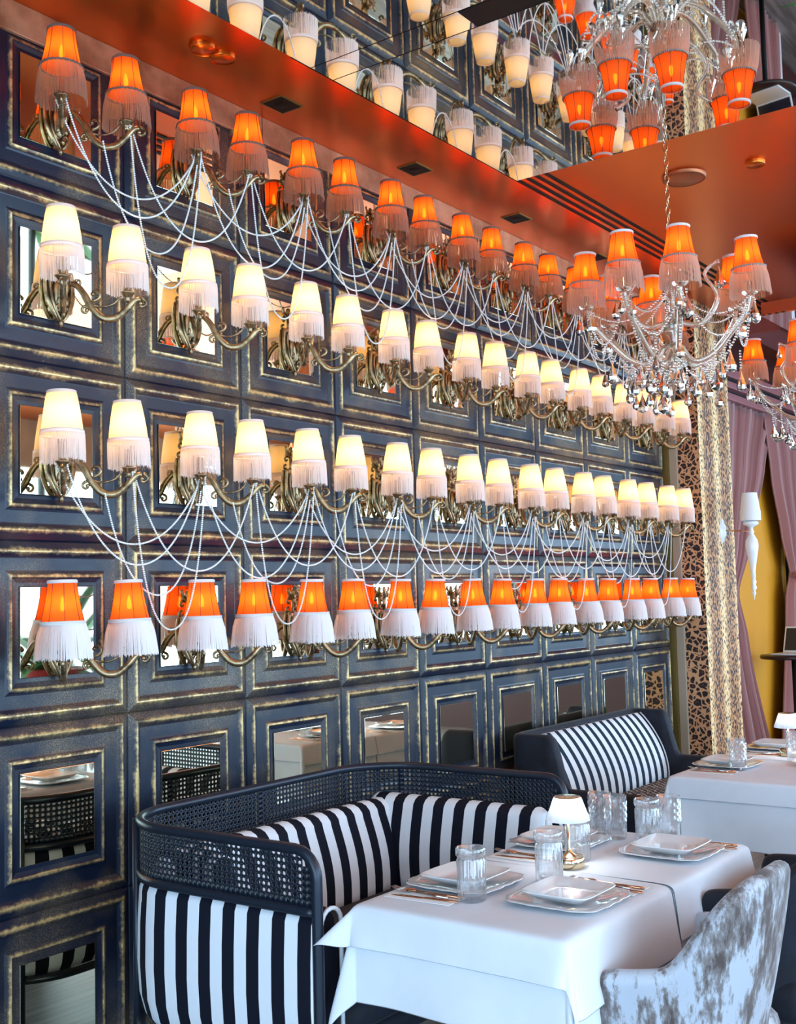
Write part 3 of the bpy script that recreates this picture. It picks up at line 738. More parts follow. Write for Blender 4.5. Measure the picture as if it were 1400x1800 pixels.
def sofa_perforated():
    root = empty('perforated_sofa', (1.0, -0.65, 0), 0, 'striped navy and white sofa with a curved perforated black metal back, at the nearest table', 'sofa')
    O = (-1.0, 0.65, 0)
    def B(mb, nm, mt, **k): return mb.build(nm, mt, root, O, **k)
    X0, X1, YB, YF, Rr = 0.285, 1.705, -0.25, -1.12, 0.27
    P = u_path(X0, X1, YB, YF, Rr, 0.019); NN = normals(P); S = cumlen(P); per = 0.096
    # rim tube with rounded front corners running down into the front posts
    r = 0.075; rim = []
    for k in range(7): a = k / 6 * pi / 2; rim.append((X0, YF - 0.012 + r - r * cos(a) , 0.90 - r + r * sin(a)))
    rim = [(X0, YF - .012, 0.0), (X0, YF - .012, 0.4), (X0, YF - .012, 0.78)] + rim
    mid = [(x, y, 0.90) for x, y in P if y > YF + r + .01]
    rim2 = [(X1, q[1], q[2]) for q in rim][::-1]
    B(MB().tube(rim + mid + rim2, 0.0155, 10), 'rim_tube', 'frame')
    B(MB().tube([(x, y, 0.735) for x, y in P], 0.0150, 8), 'middle_tube', 'frame')
    B(MB().tube([(x, y, 0.285) for x, y in P], 0.0150, 8), 'bottom_tube', 'frame')
    for x, y in ((X0 + .08, YB - .06), (X1 - .08, YB - .06)): B(MB().tube([(x, y, 0.0), (x, y, 0.90)], 0.014, 8), 'rear_post', 'frame')
    # perforated sheet
    mb = MB(); rows = 8; z0, z1 = 0.748, 0.892; cell = (z1 - z0) / rows
    for i in range(len(P) - 1):
        a, b = P[i], P[i + 1]; dx, dy = b[0] - a[0], b[1] - a[1]
        for j in range(rows):
            zc = z0 + (j + .5) * cell; pt = lambda u, w: (a[0] + dx * u, a[1] + dy * u, z0 + (j + w) * cell)
            if (i < 4 or i > len(P) - 6) and j > 5 - (0 if i in (0, len(P) - 2) else 0) and (i < 2 or i > len(P) - 4): continue
            hole = 0 < j < rows and 1 < i < len(P) - 3 and (i % 38) != 0
            q = [(0, 0), (.5, 0), (1, 0), (1, .5), (1, 1), (.5, 1), (0, 1), (0, .5)]
            if not hole: mb.add([pt(*k) for k in (q[0], q[2], q[4], q[6])], [(0, 1, 2, 3)]); continue
            o = [(0.5 + .30 * cos(-3 * pi / 4 + k * pi / 4), 0.5 + .30 * sin(-3 * pi / 4 + k * pi / 4)) for k in range(8)]
            mb.add([pt(*k) for k in q] + [pt(*k) for k in o], [(k, (k + 1) % 8, 8 + (k + 1) % 8, 8 + k) for k in range(8)])
    B(mb, 'perforated_sheet', 'frame', solid=0.002)
    # outer striped upholstery, bulging, tucked in at the bottom
    vs = []; prof = [(0.006, 0.722), (-0.004, 0.70), (-0.010, 0.60), (-0.012, 0.48), (-0.006, 0.38), (0.010, 0.32), (0.030, 0.292)]
    prof += [(q + 0.03, z) for q, z in prof[::-1]]
    for (x, y), (nx, ny) in zip(P, NN):
        for w, z in prof: vs.append((x + nx * w, y + ny * w, z))
    B(MB().grid(vs, len(P), len(prof), True, 0, True, uv=lambda i, j: (S[i] / per + .42, 0)), 'outer_upholstery', 'stripe')
    def slab(ins, za, zb, yf):
        q = [(x + nx * ins, y + ny * ins) for (x, y), (nx, ny) in zip(P, NN)]; q[0] = (q[0][0], yf); q[-1] = (q[-1][0], yf); c = (1.0, -.7); vs = []
        for z, k in ((za, .98), (za + .01, 1), (zb - .03, 1), (zb - .01, .985), (zb, .95)): vs += [(c[0] + (x - c[0]) * k, c[1] + (y - c[1]) * k, z) for x, y in q]
        return MB().grid(vs, 5, len(q), True, 0, True)
    B(slab(.035, .285, .37, YF + .01), 'seat_base', 'navy'); B(slab(.10, .36, .455, YF), 'seat_cushion', 'navy')
    B(cushion((X0 + .14, YB - .045), (X1 - .015, YB - .045), 0.44, 0.785, 0.12, per, 0.05, .3), 'back_cushion', 'stripe')
    B(cushion((X1 - .025, YB - .05), (X1 - .025, YF + .02), 0.44, 0.80, 0.11, per, 0.02, .1), 'arm_cushion', 'stripe')
    B(cushion((X0 + .022, YF + .005), (X0 + .022, YB - .12), 0.44, 0.735, 0.085, per, 0.02, .55), 'arm_cushion', 'stripe')
    # front bolsters with piping
    for s, x, zt in ((0, X0 + .022, .735), (1, X1 - .135, .80)):
        w = 0.085 if s == 0 else 0.11; arc = [(x, YF - .006, 0.30), (x, YF - .006, zt - w / 2)]
        for k in range(9): a = pi - k / 8 * pi; arc.append((x + w / 2 + w / 2 * cos(a), YF - .006, zt - w / 2 + w / 2 * sin(a)))
        arc.append((x + w, YF - .006, 0.30)); B(MB().tube(arc, 0.0065, 6), 'piping', 'piping')
    pm = cushion((X0 + .13, YB - .35), (X0 + .22, YB - .10), 0.46, 0.80, 0.08, per, 0.03, .9)
    pm.build('loose_pillow', 'stripe', None)
    return root
sofa_perforated()
tag(bpy.data.objects['loose_pillow'], 'striped loose pillow standing in the left corner of the perforated sofa', 'pillow')

# ------------------------------------------------------------------ navy velvet sofa
def sofa_navy():
    X0, X1, YB, YF = 3.05, 4.53, -0.08, -0.80
    root = empty('velvet_sofa', (3.8, -0.45, 0), 0, 'navy velvet sofa with a striped back cushion and low arms, against the panelled wall', 'sofa')
    O = (-3.8, 0.45, 0)
    def B(mb, nm, mt, **k): return mb.build(nm, mt, root, O, **k)
    P = u_path(X0 + .035, X1 - .035, YB - .035, YF, 0.06, 0.02); NN = normals(P); vs = []
    for (x, y), (nx, ny) in zip(P, NN):
        d = (YB - y); t = min(1, max(0, (d - 0.24) / 0.10)); t = t * t * (3 - 2 * t); h = 0.865 - 0.265 * t; w = 0.038
        ee = min(1, (y - YF) / .03) if y - YF < .03 else 1; ww = w * (0.6 + 0.4 * ee)
        prof = [(-ww, 0.12), (-ww, h - .03), (-ww * .75, h - .01), (0, h), (ww * .75, h - .01), (ww, h - .03), (ww, 0.12)]
        for q, z in prof: vs.append((x + nx * q, y + ny * q, z))
    B(MB().grid(vs, len(P), 7, True, 0, True), 'shell', 'navy')
    B(MB().box((X0 + .05, YF + .03, .12), (X1 - .05, YB - .05, .36), 0, .02), 'seat_base', 'navy')
    B(MB().box((X0 + .075, YF + .01, .355), (X1 - .075, YB - .10, .47), 0, .04), 'seat_cushion', 'hound')
    # curved striped back cushion
    mb = MB(); n = 40; vs = []; prof = []
    for k in range(12): q = k / 11; prof.append((0.035 + 0.16 * sin(q * pi * .55) + .02 * q, 0.845 - 0.385 * q ** 1.15))
    prof = [(0.0, .46), (0.0, .84)] + prof
    xa, xb = X0 + .082, X1 - .082; e = lambda q: sqrt(max(0, 1 - max(0, 1 - min(q, 1 - q) / .03) ** 2)) * .35 + .65
    for i in range(n + 1):
        q = i / n
        for w, z in prof: vs.append((xa + (xb - xa) * q, YB - .075 - w * e(q), z))
    mb.grid(vs, n + 1, len(prof), True, 0, True, uv=lambda i, j: ((i / n) * (xb - xa) / 0.088, 0)); bc = B(mb, 'back_cushion', 'stripe2')
    for x in (xa + .004, xb - .004): MB().tube([(x, YB - .078 - w * .97, z) for w, z in prof[2:]], .005, 6).build('piping', 'piping', bc)
    for x in (X0 + .08, X1 - .08):
        for y in (YF + .07, YB - .08): B(MB().tube([(x, y, 0), (x, y, .13)], [.012, .02], 8), 'leg', 'black')
sofa_navy()

# ------------------------------------------------------------------ tables and cloths
def table(x0, x1, y0, y1, label):
    cx, cy = (x0 + x1) / 2, (y0 + y1) / 2
    root = empty('restaurant_table', (cx, cy, 0), 0, label, 'table', 'white-clothed restaurant tables')
    w, d = (x1 - x0) / 2 - .004, (y1 - y0) / 2 - .004
    MB().box((-w, -d, .725), (w, d, .752), 0, .006).build('tabletop', 'wood', root)
    MB().tube([(0, 0, .02), (0, 0, .73)], .035, 14).build('column', 'black', root)
    MB().lathe([(.0005, .0), (.20, .0), (.20, .01), (.05, .025), (.0005, .03)], n=28).build('base', 'black', root)
def cloth(x0, x1, y0, y1, hang, z, flare, label, seed, corner=(.35, .35, .35, .35), wav=.012, group='white tablecloths', inner=None):
    """hang = (left, right, near, far) overhang; corners order: left-near, right-near, right-far, left-far"""
    rnd = random.Random(seed); nx = ny = 16; L, R_, Nn, F = hang; out = {}
    def axis(a, b, lo, hi, n=14, m=9):
        v = [-lo * (1 - i / m) for i in range(m)] if lo > 0 else []
        v += [(b - a) * i / n for i in range(n + 1)]
        v += [(b - a) + hi * (i + 1) / m for i in range(m)] if hi > 0 else []
        return v
    U = axis(x0, x1, L, R_); V = axis(y0, y1, Nn, F); W, D = x1 - x0, y1 - y0; vs = []
    ph = [rnd.uniform(0, 6) for _ in range(6)]
    for u in U:
        for v in V:
            a = -u if u < 0 else (u - W if u > W else 0); b = -v if v < 0 else (v - D if v > D else 0)
            sx = -1 if u < 0 else 1; sy = -1 if v < 0 else 1
            bx = x0 + min(max(u, 0), W); by = y0 + min(max(v, 0), D)
            if a == 0 and b == 0: vs.append((bx, by, z + .0012 * sin(9 * u + ph[0]) * sin(8 * v + ph[1]) + .0008)); continue
            ci = (0 if sy < 0 else 3) if sx < 0 else (1 if sy < 0 else 2)
            if a > 0 and b > 0:
                rho = sqrt(a * a + b * b); th = math.atan2(b, a); fl = flare + corner[ci] * sin(2 * th) ** 2; dx, dy = cos(th), sin(th)
                rho2 = rho
            else:
                rho2 = a + b; fl = flare; dx, dy = (1, 0) if a > 0 else (0, 1)
                tpos = v if a > 0 else u
                fl += wav * 4 * sin(tpos * 11 + ph[2 if a > 0 else 3]) * min(1, rho2 / .2)
                edge = min(tpos, (D if a > 0 else W) - tpos); fl += corner[ci] * .25 * max(0, 1 - edge / .12) if edge < .12 else 0
            rr = .012; q = rho2 / rr
            ang = min(q, pi / 2 - fl)
            hx = rr * sin(ang) if q < pi / 2 - fl else rr * cos(fl) + (rho2 - rr * (pi / 2 - fl)) * sin(fl)
            hz = rr * (1 - cos(ang)) if q < pi / 2 - fl else rr * (1 - sin(fl)) + (rho2 - rr * (pi / 2 - fl)) * cos(fl)
            vs.append((bx + sx * dx * hx, by + sy * dy * hx, z - hz))
    o = MB().grid(vs, len(U), len(V)).build('tablecloth', 'cloth', None, solid=.0012, subsurf=1)
    tag(o, label, 'tablecloth', group); return o
TB = [(0.352, 0.952, -1.850, -1.225, 'nearest table, under the white cloths', 'nearest table'),
      (0.955, 1.560, -1.856, -1.225, 'second table, joined to the nearest one and carrying the lit lamp', 'second table'),
      (2.76, 3.40, -1.76, -1.105, 'table in front of the navy velvet sofa, its left half', 'left table by the navy sofa'),
      (3.403, 4.06, -1.76, -1.105, 'table in front of the navy velvet sofa, its right half', 'right table by the navy sofa')]
HG = [((.26, .0, .26, .22), (.115, .0, .19, .12)), ((.0, .26, .26, .24), (.0, .14, .16, .14)), ((.30, .0, .28, .28), (.10, .0, .12, .12)), ((.0, .30, .28, .28), (.0, .12, .12, .12))]
for k, (x0, x1, y0, y1, lb, sn) in enumerate(TB):
    table(x0 + .006, x1 - .006, y0 + .006, y1 - .006, lb)
    cloth(x0, x1, y0, y1, HG[k][0], .7575, .015, 'plain white under-cloth hanging low on the ' + sn, 20 + k, corner=(.10, .10, .2, .25), wav=.009)
    cloth(x0 - .004, x1 + (.004 if k in (1, 3) else .0005), y0 - .004, y1 + .004, HG[k][1], .7605, .10, 'short white top cloth laid over the ' + sn, 40 + k, corner=(.05, .12, .3,   .75 if k == 0 else .2), wav=.007)
ZT = 0.7625

# ------------------------------------------------------------------ tableware
def ribbed_glass():
    mb = MB(); n = 72; rb = lambda i, k: 1 + (0.030 * (1 if (i % 4) < 2 else -1) if 1 <= k <= 3 else (0.012 * (i % 2) if 6 <= k <= 7 else 0))
    mb.lathe([(0.0340, 0.0), (0.0385, 0.004), (0.0385, 0.05), (0.0395, 0.108), (0.0365, 0.114), (0.0365, 0.116), (0.0410, 0.121), (0.0415, 0.138), (0.0400, 0.142)], (0, 0, 0), n, 0, rb, True)
    mb.lathe([(0.0400, 0.142), (0.0375, 0.140), (0.0350, 0.110), (0.0335, 0.02), (0.028, 0.012), (0.0004, 0.011)], n=n)
    mb.add([(0.034 * cos(2 * pi * i / n), 0.034 * sin(2 * pi * i / n), 0) for i in range(n)], [tuple(range(n))[::-1]])
    return mb
def cut_glass():
    mb = MB(); n = 40; rows = 12; vs = []
    prof = [(0.034, 0.0), (0.0365, .003)] + [(0.0370 + .0025 * k / rows, 0.006 + 0.128 * k / rows) for k in range(rows + 1)] + [(.0395, .142)]
    def wob(i, k):
        if k < 3 or k > 13: return 1
        if k < 7: return 1 + .03 * (1 if (i % 5) < 2 else -1)
        return 1 + .045 * (1 if (i // 2 + k) % 2 else -1)
    mb.lathe(prof, n=n, wob=wob, smooth=False)
    mb.lathe([(.0395, .142), (.0372, .1405), (.0335, .03), (.030, .018), (.0004, .016)], n=n)
    mb.add([(0.034 * cos(2 * pi * i / n), 0.034 * sin(2 * pi * i / n), 0) for i in range(n)], [tuple(range(n))[::-1]])
    return mb
def place(obj, first, loc, rz, label, cat, group):
    o = obj if first else obj.copy()
    if not first: COL.objects.link(o)
    o.location = loc; o.rotation_euler = (0, 0, rz); tag(o, label, cat, group); return o
rg = ribbed_glass().build('ribbed_tumbler', 'glass'); cg = cut_glass().build('cut_glass_tumbler', 'glass')
for k, (x, y, lb) in enumerate(((.527, -1.475, 'ribbed glass tumbler at the nearest left setting, beside the cutlery napkin'), (.812, -1.556, 'ribbed glass tumbler on the nearest table, left of the gold lamp'),
                                (1.085, -1.505, 'ribbed glass tumbler directly behind the gold table lamp'), (1.425, -1.585, 'ribbed glass tumbler on the second table, beside the cut-glass tumbler and plate'))):
    place(rg, k == 0, (x, y, ZT), k * .7, lb, 'drinking glass', 'ribbed tumblers')
for k, (x, y, lb) in enumerate(((1.462, -1.395, 'diamond-cut tumbler, rear left of the pair behind the lamp'), (1.432, -1.466, 'diamond-cut tumbler, front right of the pair behind the lamp'), (1.515, -1.622, 'diamond-cut tumbler right of the ribbed one on the second table'),
                                (3.03, -1.31, 'diamond-cut tumbler standing at the left place on the table by the navy sofa'), (3.40, -1.455, 'diamond-cut tumbler in front of the far lamp at the right edge'))):
    place(cg, k == 0, (x, y, ZT), k * .9, lb, 'drinking glass', 'diamond-cut tumblers')
def rsq(a, t, sc=0.0, p=3.2):
    c, s_ = cos(t), sin(t); r = a / (abs(c) ** p + abs(s_) ** p) ** (1 / p); return r * (1 + sc * sin(t * 16))
def plate_mb(rings, n=96, p=3.2, asp=1.0):
    mb = MB(); vs = []
    for a, z, sc in rings:
        for i in range(n):
            t = 2 * pi * i / n; r = rsq(a, t, sc, p); vs.append((r * cos(t), r * sin(t) * asp, z))
    return mb.grid(vs, len(rings), n, True, 0, True)
charger = plate_mb([(.06, .0, 0), (.085, .001, 0), (.120, .010, .006), (.140, .0135, .014), (.1425, .0155, .016), (.138, .0165, .014), (.115, .0125, .004), (.085, .0045, 0), (.06, .004, 0)], p=4.5)
top = plate_mb([(.05, .0, 0), (.072, .002, 0), (.100, .021, 0), (.103, .0235, 0), (.098, .0245, 0), (.076, .008, 0), (.05, .006, 0)], p=7)
ch_o = charger.build('charger_plate', 'pearlglass'); tp_o = top.build('square_plate', 'porcelain')
def napkin_mb(): return MB().box((-.052, -.105, 0), (.052, .105, .0022), 0, .001)
nk = napkin_mb().build('paper_napkin', 'paper')
def knife_mb():
    mb = MB(); vs = []
    for y, w, h in ((-.105, .003, .002), (-.098, .0055, .003), (-.02, .0045, .003), (0, .003, .0025), (.01, .0065, .0012), (.08, .008, .0010), (.100, .005, .0008), (.106, .0008, .0006)):
        vs += [(-w, y, .0), (w, y, .0), (w, y, h * 1.3), (-w, y, h * 1.3)]
    return mb.grid(vs, 8, 4, True, 0, True)
def fork_mb():
    mb = MB(); mb.tube([(0, -.10, .0035), (0, -.03, .0035), (0, .03, .003), (0, .045, .003)], [.0045, .003, .0026, .004], 6, flat=.5)
    mb.grid([(s_ * w, y, .003 + z) for y, w, z in ((.040, .003, 0), (.052, .0105, .001), (.062, .012, .003)) for s_ in (-1, 1)], 3, 2)
    for q in (-1.5, -.5, .5, 1.5): mb.tube([(q * .0068, .060, .006), (q * .0066, .080, .0065), (q * .0055, .097, .010)], [.0016, .0015, .0008], 5)
    return mb
def spoon_mb():
    mb = MB(); mb.tube([(0, -.10, .0035), (0, -.03, .0035), (0, .05, .003)], [.0045, .003, .003], 6, flat=.5); mb.ball((0, .072, .005), .016, 12, 6, (.95, 1.5, .25)); return mb
kn = knife_mb().build('table_knife', 'rosegold'); fk = fork_mb().build('table_fork', 'steel'); sp_ = spoon_mb().build('dessert_spoon', 'rosegold')
SET = [('nearest left setting', (.665, -1.365), 0, (.492, -1.345), .05, 1), ('nearest right setting', (.655, -1.700), 0, (.838, -1.722), .0, 1),
       ('setting behind the gold lamp', (1.262, -1.345), 0, (1.040, -1.345), .03, 1), ('right setting of the second table', (1.318, -1.712), 0, (1.478, -1.752), .0, 1),
       ('left setting of the farther table', (3.13, -1.225), 0, (2.93, -1.225), 0, 1), ('back setting near the far lamp', (3.80, -1.235), 0, (3.55, -1.22), 0, 1), ('front setting near the far lamp', (3.36, -1.63), 0, (3.56, -1.63), 0, 1)]
for k, (nm, pc, rz, nc, nr, has) in enumerate(SET):
    f = k == 0
    place(ch_o, f, (pc[0], pc[1], ZT), rz, 'scalloped square charger plate at the ' + nm, 'plate', 'charger plates')
    place(tp_o, f, (pc[0], pc[1], ZT + .0125), rz, 'raised white square plate at the ' + nm, 'plate', 'square plates')
    place(nk, f, (nc[0], nc[1], ZT), nr, 'folded white napkin under the cutlery of the ' + nm, 'napkin', 'folded napkins')
    place(kn, f, (nc[0] - .022, nc[1] - .012, ZT + .0025), nr + .05, 'copper-toned knife on the napkin of the ' + nm, 'knife', 'knives')
    place(sp_, f, (nc[0] + .020, nc[1] - .006, ZT + .0025), nr - .04, 'copper-toned spoon on the napkin of the ' + nm, 'spoon', 'spoons')
    place(fk, f, (nc[0] + .000, nc[1] + .02, ZT + .0048), nr - .12, 'polished fork on the napkin of the ' + nm, 'fork', 'forks')
def table_lamp():
    root = empty('table_lamp')
    MB().lathe([(.0004, 0), (.044, 0), (.046, .003), (.046, .030), (.043, .033), (.041, .030), (.026, .031), (.016, .040), (.007, .050), (.0048, .058), (.0048, .150), (.0004, .151)], n=36).build('base', 'gold', root)
    n = 72; w = lambda i, k: 1 + .012 * (1 if i % 4 < 2 else -1)
    sh = MB().lathe([(.0400, .208), (.0420, .205), (.0660, .140), (.0640, .139), (.040, .203), (.0004, .2035)], n=n, wob=w).build('lampshade', 'shadeglass', root)
    MB().lathe([(.0004, .2095), (.038, .2095), (.0405, .2085), (.0405, .2075)], n=32).build('cap', 'gold', sh)
    MB().lathe([(.0004, .150), (.026, .150), (.026, .158), (.020, .185), (.0004, .188)], n=20).build('light_source', 'whitebulb', sh)
    return root
tl = table_lamp(); tl.location = (.998, -1.522, ZT); tag(tl, 'small gold table lamp with a glowing ribbed glass shade on the nearest tables', 'table lamp', 'gold table lamps')
copy_tree(tl, None, (3.56, -1.375, ZT), 1.0, 'small gold table lamp on the far table at the right edge', 'gold table lamps', 'table lamp')

# ------------------------------------------------------------------ armchairs
def armchair(mat, cx, yf, label, w=0.30, rz=0.0, ah=.662, bh=.215):
    """front of the arms faces +y at yf; cx is the middle"""
    root = empty('armchair', (cx, yf - .22, 0), rz, label, 'armchair')
    D = 0.295; n = 52; pts = []
    for i in range(n + 1):
        t = i / n; a = pi * (1 - t)            # superellipse U, open to +y
        c, s = cos(a), sin(a); p = 2.35
        r = 1 / (abs(c) ** p + abs(s) ** p) ** (1 / p); pts.append((w * r * c, 0.22 - D * r * s * 1.0))
    L = cumlen(pts); vs = []; prof_n = 0
    NNs = normals(pts)
    for i, ((x, y), (nx, ny)) in enumerate(zip(pts, NNs)):
        nx, ny = -nx, -ny
        # outward direction
        ox, oy = x / (w * 1.0), (y - 0.05) / .4; ol = sqrt(ox * ox + oy * oy) or 1; ox, oy = ox / ol, oy / ol
        if nx * ox + ny * oy < 0: nx, ny = -nx, -ny
        d = (0.22 - y); t = min(1, max(0, (d - .16) / .15)); t = t * t * (3 - 2 * t); h = ah + .10 * min(d, .2) + bh * t
        fr = min(1, L[i] / .05, (L[-1] - L[i]) / .05); fr = sqrt(max(0, 1 - (1 - fr) ** 2)); h2 = h - .03 * (1 - fr)
        lean = .055 * t; th = .032 * (.45 + .55 * fr)
        prof = [(-.075 - .02 * t, .16), (-.045, .24), (-.012, .36), (.004, .48), (.010 + lean * .5, .60), (th * .9 + lean, h2 - .035), (th * .75 + lean, h2 - .010), (0 + lean, h2), (-th * .75 + lean, h2 - .010), (-th + lean, h2 - .035), (-.045 + lean * .2, .52), (-.055, .40), (-.10, .36), (-.12, .18)]
        for q, z in prof: vs.append((x + nx * q, y + ny * q, z))
        prof_n = len(prof)
    MB().grid(vs, n + 1, prof_n, True, 0, True).build('shell', mat, root, subsurf=1)
    MB().box((-w + .045, -.06, .34), (w - .045, .30, .465), 0, .045).build('seat_cushion', mat, root)
    for x in (-.2, .2):
        for y in (-.14, .16): MB().tube([(x * 1.15, y * 1.2, 0), (x, y, .20)], [.010, .017], 8).build('leg', 'black', root)
    return root
armchair('velvet', .79, -1.856, 'grey crushed velvet armchair with dark mottling, pulled up to the nearest table')
armchair('navy', 1.41, -1.868, 'dark navy velvet armchair behind the grey armchair, at the second table', w=.265, ah=.715, bh=.12)

# ------------------------------------------------------------------ leopard column, trims and far right end
struct('trim_2', MB().box((5.41, -0.035, 0), (5.449, 0.012, CH)), 'goldtrim')
struct('trim_3', MB().box((5.425, -0.094, 0), (5.449, -0.036, CH)), 'creamtrim', bevel=.003)
col = MB().box((5.45, -0.25, 0), (6.06, 0.01, CH)); col.m = [1 if i == 2 else 0 for i in range(6)]
struct('wall_column', col, ['rosette', 'spots'])
struct('trim_4', MB().box((6.06, -0.17, 3.02), (8.08, -0.02, 3.075)).box((6.06, -0.20, 3.10), (8.08, -0.02, 3.15)).box((6.06, -0.19, 3.19), (8.08, -.02, 3.26)).box((8.09, -.20, 2.98), (9.7, -.02, 3.12)), 'mauvelight', bevel=.006)
struct('trim_5', MB().box((6.06, -0.14, 3.075), (8.08, -0.02, 3.10)).box((6.06, -0.16, 3.15), (8.08, -0.02, 3.19)), 'black')
struct('door_1', MB().box((6.06, -0.02, 0), (7.95, 0.011, 3.02)), 'ochre')
struct('trim_6', MB().box((7.93, -0.12, 0), (8.02, -0.0, 3.04)), 'black'); struct('trim_7', MB().box((8.03, -0.15, 0), (8.13, -0.0, 2.98)), 'palewall')
struct('beam', MB().box((6.2, -0.62, 3.46), (9.7, -0.35, CH + .01)), 'mauvelight', bevel=.01)
def curtain(name, L, R_, z0, z1, folds, amp, y, label, seed, grp='mauve velvet curtains'):
    """L, R_: list of (z, x) edge positions from top to bottom"""
    rnd = random.Random(seed); ph = rnd.uniform(0, 6)
    def ip(T, z):
        for (za, xa), (zb, xb) in zip(T, T[1:]):
            if z <= za and z >= zb:
                t = (za - z) / (za - zb); t = t * t * (3 - 2 * t) * .5 + t * .5; return xa + (xb - xa) * t
        return T[-1][1]
    nu, nv = folds * 8, 44; vs = []
    for j in range(nv + 1):
        z = z1 + (z0 - z1) * j / nv; a, b = ip(L, z), ip(R_, z); w = b - a
        for i in range(nu + 1):
            u = i / nu; k = u * folds * 2 * pi + ph; sq = amp * min(1.0, (w / folds) / (2.2 * amp) + .35)
            vs.append((a + w * (u + .10 / folds * sin(2 * k)), y + sq * (sin(k) + .35 * sin(2.3 * k + j * .02 + ph)), z))
    o = MB().grid(vs, nv + 1, nu + 1).build(name, 'mauve', None, solid=.003); tag(o, label, 'curtain', grp); return o
curtain('curtain', [(3.02, 6.30), (2.4, 6.25), (1.7, 6.15), (1.3, 6.15), (.02, 6.35)], [(3.02, 7.45), (2.6, 7.20), (1.9, 6.72), (1.55, 6.45), (1.2, 6.60), (.02, 7.12)], .02, 3.02, 9, .035, -0.10, 'mauve velvet curtain gathered left, beside the leopard column', 2)
curtain('curtain', [(3.02, 7.20), (2.5, 7.32), (2.0, 7.52), (1.72, 7.66), (1.5, 7.55), (.02, 7.25)], [(3.02, 7.93), (2.0, 7.93), (1.72, 7.88), (1.5, 7.92), (.02, 8.0)], .02, 3.02, 8, .035, -0.16, 'mauve velvet curtain tied back to the right, beside the black frame', 4)
tb = MB().tube([(7.60, -.20, 1.70), (7.68, -.27, 1.66), (7.80, -.28, 1.70), (7.93, -.22, 1.80), (7.94, -.16, 1.83)], .028, 8).build('curtain_tieback', 'mauve'); tag(tb, 'mauve fabric tie holding back the right curtain', 'tieback')
# white glass sconce on the column
rt = empty('glass_wall_lamp', (5.82, -.46, 2.0), 0, 'tall white glass wall lamp with a plain cream shade, unlit, on the leopard column', 'wall lamp')
bp = MB(); bp.lathe([(.0005, .03), (.018, .028), (.026, .015), (.04, .012), (.045, .0)], n=20); 
bpo = bp.build('backplate', 'porcelain', rt, (0, .21, 0)); bpo.rotation_euler = (pi / 2, 0, 0); bpo.scale = (1, 2.0, 1)
MB().tube([(0, .19, 0), (0, 0, -.015)], .006, 8).build('arm', 'rosegold', rt)
MB().lathe([(.0005, .06), (.05, .055), (.055, .035), (.03, .02), (.012, .01), (.014, -.01), (.022, -.02), (.014, -.03), (.022, -.045), (.042, -.08), (.046, -.12), (.038, -.17), (.026, -.23), (.016, -.30), (.018, -.34), (.012, -.35), (.020, -.37), (.012, -.39), (.022, -.41), (.010, -.43), (.015, -.45), (.006, -.47), (.0005, -.50)], n=20).build('glass_body', 'porcelain', rt)
MB().lathe([(.050, .255), (.056, .22), (.068, .13), (.070, .125), (.070, .06)], n=32).build('lampshade', 'paper', rt)
# laptop on a ledge at the far right
rt = empty('side_table', (6.95, -.36, 0), 0, 'dark round side table carrying the open laptop, far right', 'table')
MB().lathe([(.0005, 0), (.22, 0), (.22, .012), (.03, .03), (.0005, .03)], n=24).build('base', 'black', rt); MB().tube([(0, 0, .02), (0, 0, 1.03)], .02, 8).build('column', 'black', rt)
MB().lathe([(.0005, 1.03), (.25, 1.03), (.255, 1.045), (.25, 1.06), (.0005, 1.06)], n=32).build('tabletop', 'wood', rt)
rt = empty('laptop', (6.93, -.38, 1.061), radians(-98), 'white open laptop with a dark screen on the dark side table', 'laptop')
MB().box((-.15, -.12, 0), (.15, .10, .012), 0, .004).build('keyboard_base', 'white', rt)
lid = MB().box((-.15, -.004, 0), (.15, .004, .21), 0, .003).build('lid', 'white', rt, (0, .10, .012)); lid.rotation_euler = (radians(-18), 0, 0)
MB().box((-.137, -.0055, .014), (.137, -.0035, .196)).build('screen', 'screen', lid)

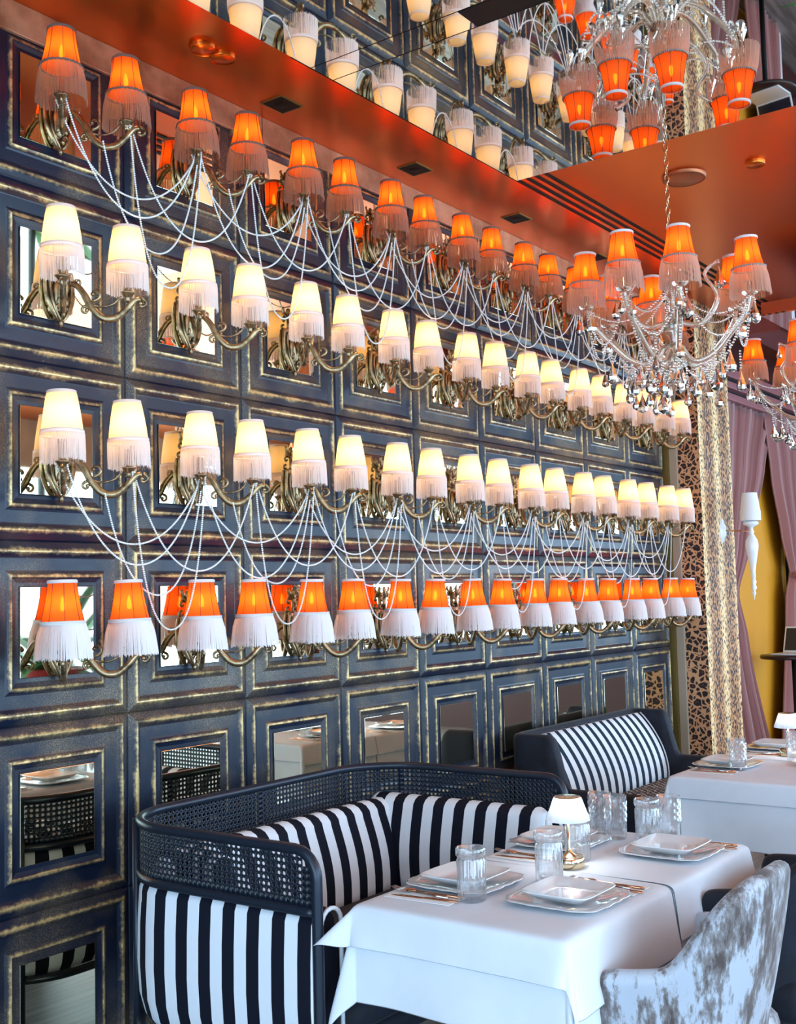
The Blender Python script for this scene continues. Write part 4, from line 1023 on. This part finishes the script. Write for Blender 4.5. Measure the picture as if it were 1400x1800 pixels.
# ------------------------------------------------------------------ the window side of the room, seen in the mirrors
def palm(x, y, s, lab, mat='redpot', tall=1.0, seed=1):
    rnd = random.Random(seed); rt = empty('potted_plant', (x, y, 0), 0, lab, 'plant', 'potted plants by the windows')
    MB().lathe([(.0005, 0), (.14 * s, 0), (.20 * s, .55 * s * tall), (.21 * s, .56 * s * tall), (.19 * s, .56 * s * tall), (.18 * s, .5 * s * tall), (.0005, .5 * s * tall)], n=24).build('pot', mat, rt)
    mb = MB(); z0 = .5 * s * tall
    for k in range(34):
        a = rnd.uniform(0, 2 * pi); ln = rnd.uniform(.5, 1.1) * s; up = rnd.uniform(.5, 1.3); vs = []; w = rnd.uniform(.03, .07) * s
        for i in range(8):
            t = i / 7; r = ln * t * .75; z = z0 + ln * up * t - ln * .75 * t * t; ww = w * sin(pi * min(1, t * .95 + .05)) + .002
            for sg in (-1, 1): vs.append((r * cos(a) - sg * ww * sin(a), r * sin(a) + sg * ww * cos(a), z))
        mb.grid(vs, 8, 2)
    f = mb.build('foliage', 'leaf', rt); f['kind'] = 'stuff'
palm(6.55, -1.05, .62, 'leafy green plant in a cream pot just beyond the right edge, seen in the mirrors', 'pot', 1.1, 3)
palm(2.2, -5.6, 1.5, 'tall leafy plant in a red pot across the room, seen in the mirrors', 'redpot', 1.2, 5)
palm(-0.4, -6.3, 1.7, 'broad-leaved plant by the far windows, seen in the mirrors', 'pot', 1.2, 8)
palm(4.9, -6.2, 1.7, 'broad-leaved plant at the end of the far windows, seen in the mirrors', 'redpot', 1.0, 9)
for k, (x0, x1, y0, y1) in enumerate(((1.2, 2.0, -4.7, -3.9), (3.4, 4.2, -4.5, -3.7))):
    table(x0, x1, y0, y1, 'table across the room, %s one, seen in the mirrors' % ('nearer', 'farther')[k])
    cloth(x0 - .006, x1 + .006, y0 - .006, y1 + .006, (.3, .3, .3, .3), .7575, .06, 'white cloth on the %s table across the room' % ('nearer', 'farther')[k], 60 + k, wav=.02)
armchair('navy', 1.6, -4.95, 'navy armchair across the room at the nearer table'); armchair('velvet', 3.8, -4.75, 'grey armchair across the room at the farther table')
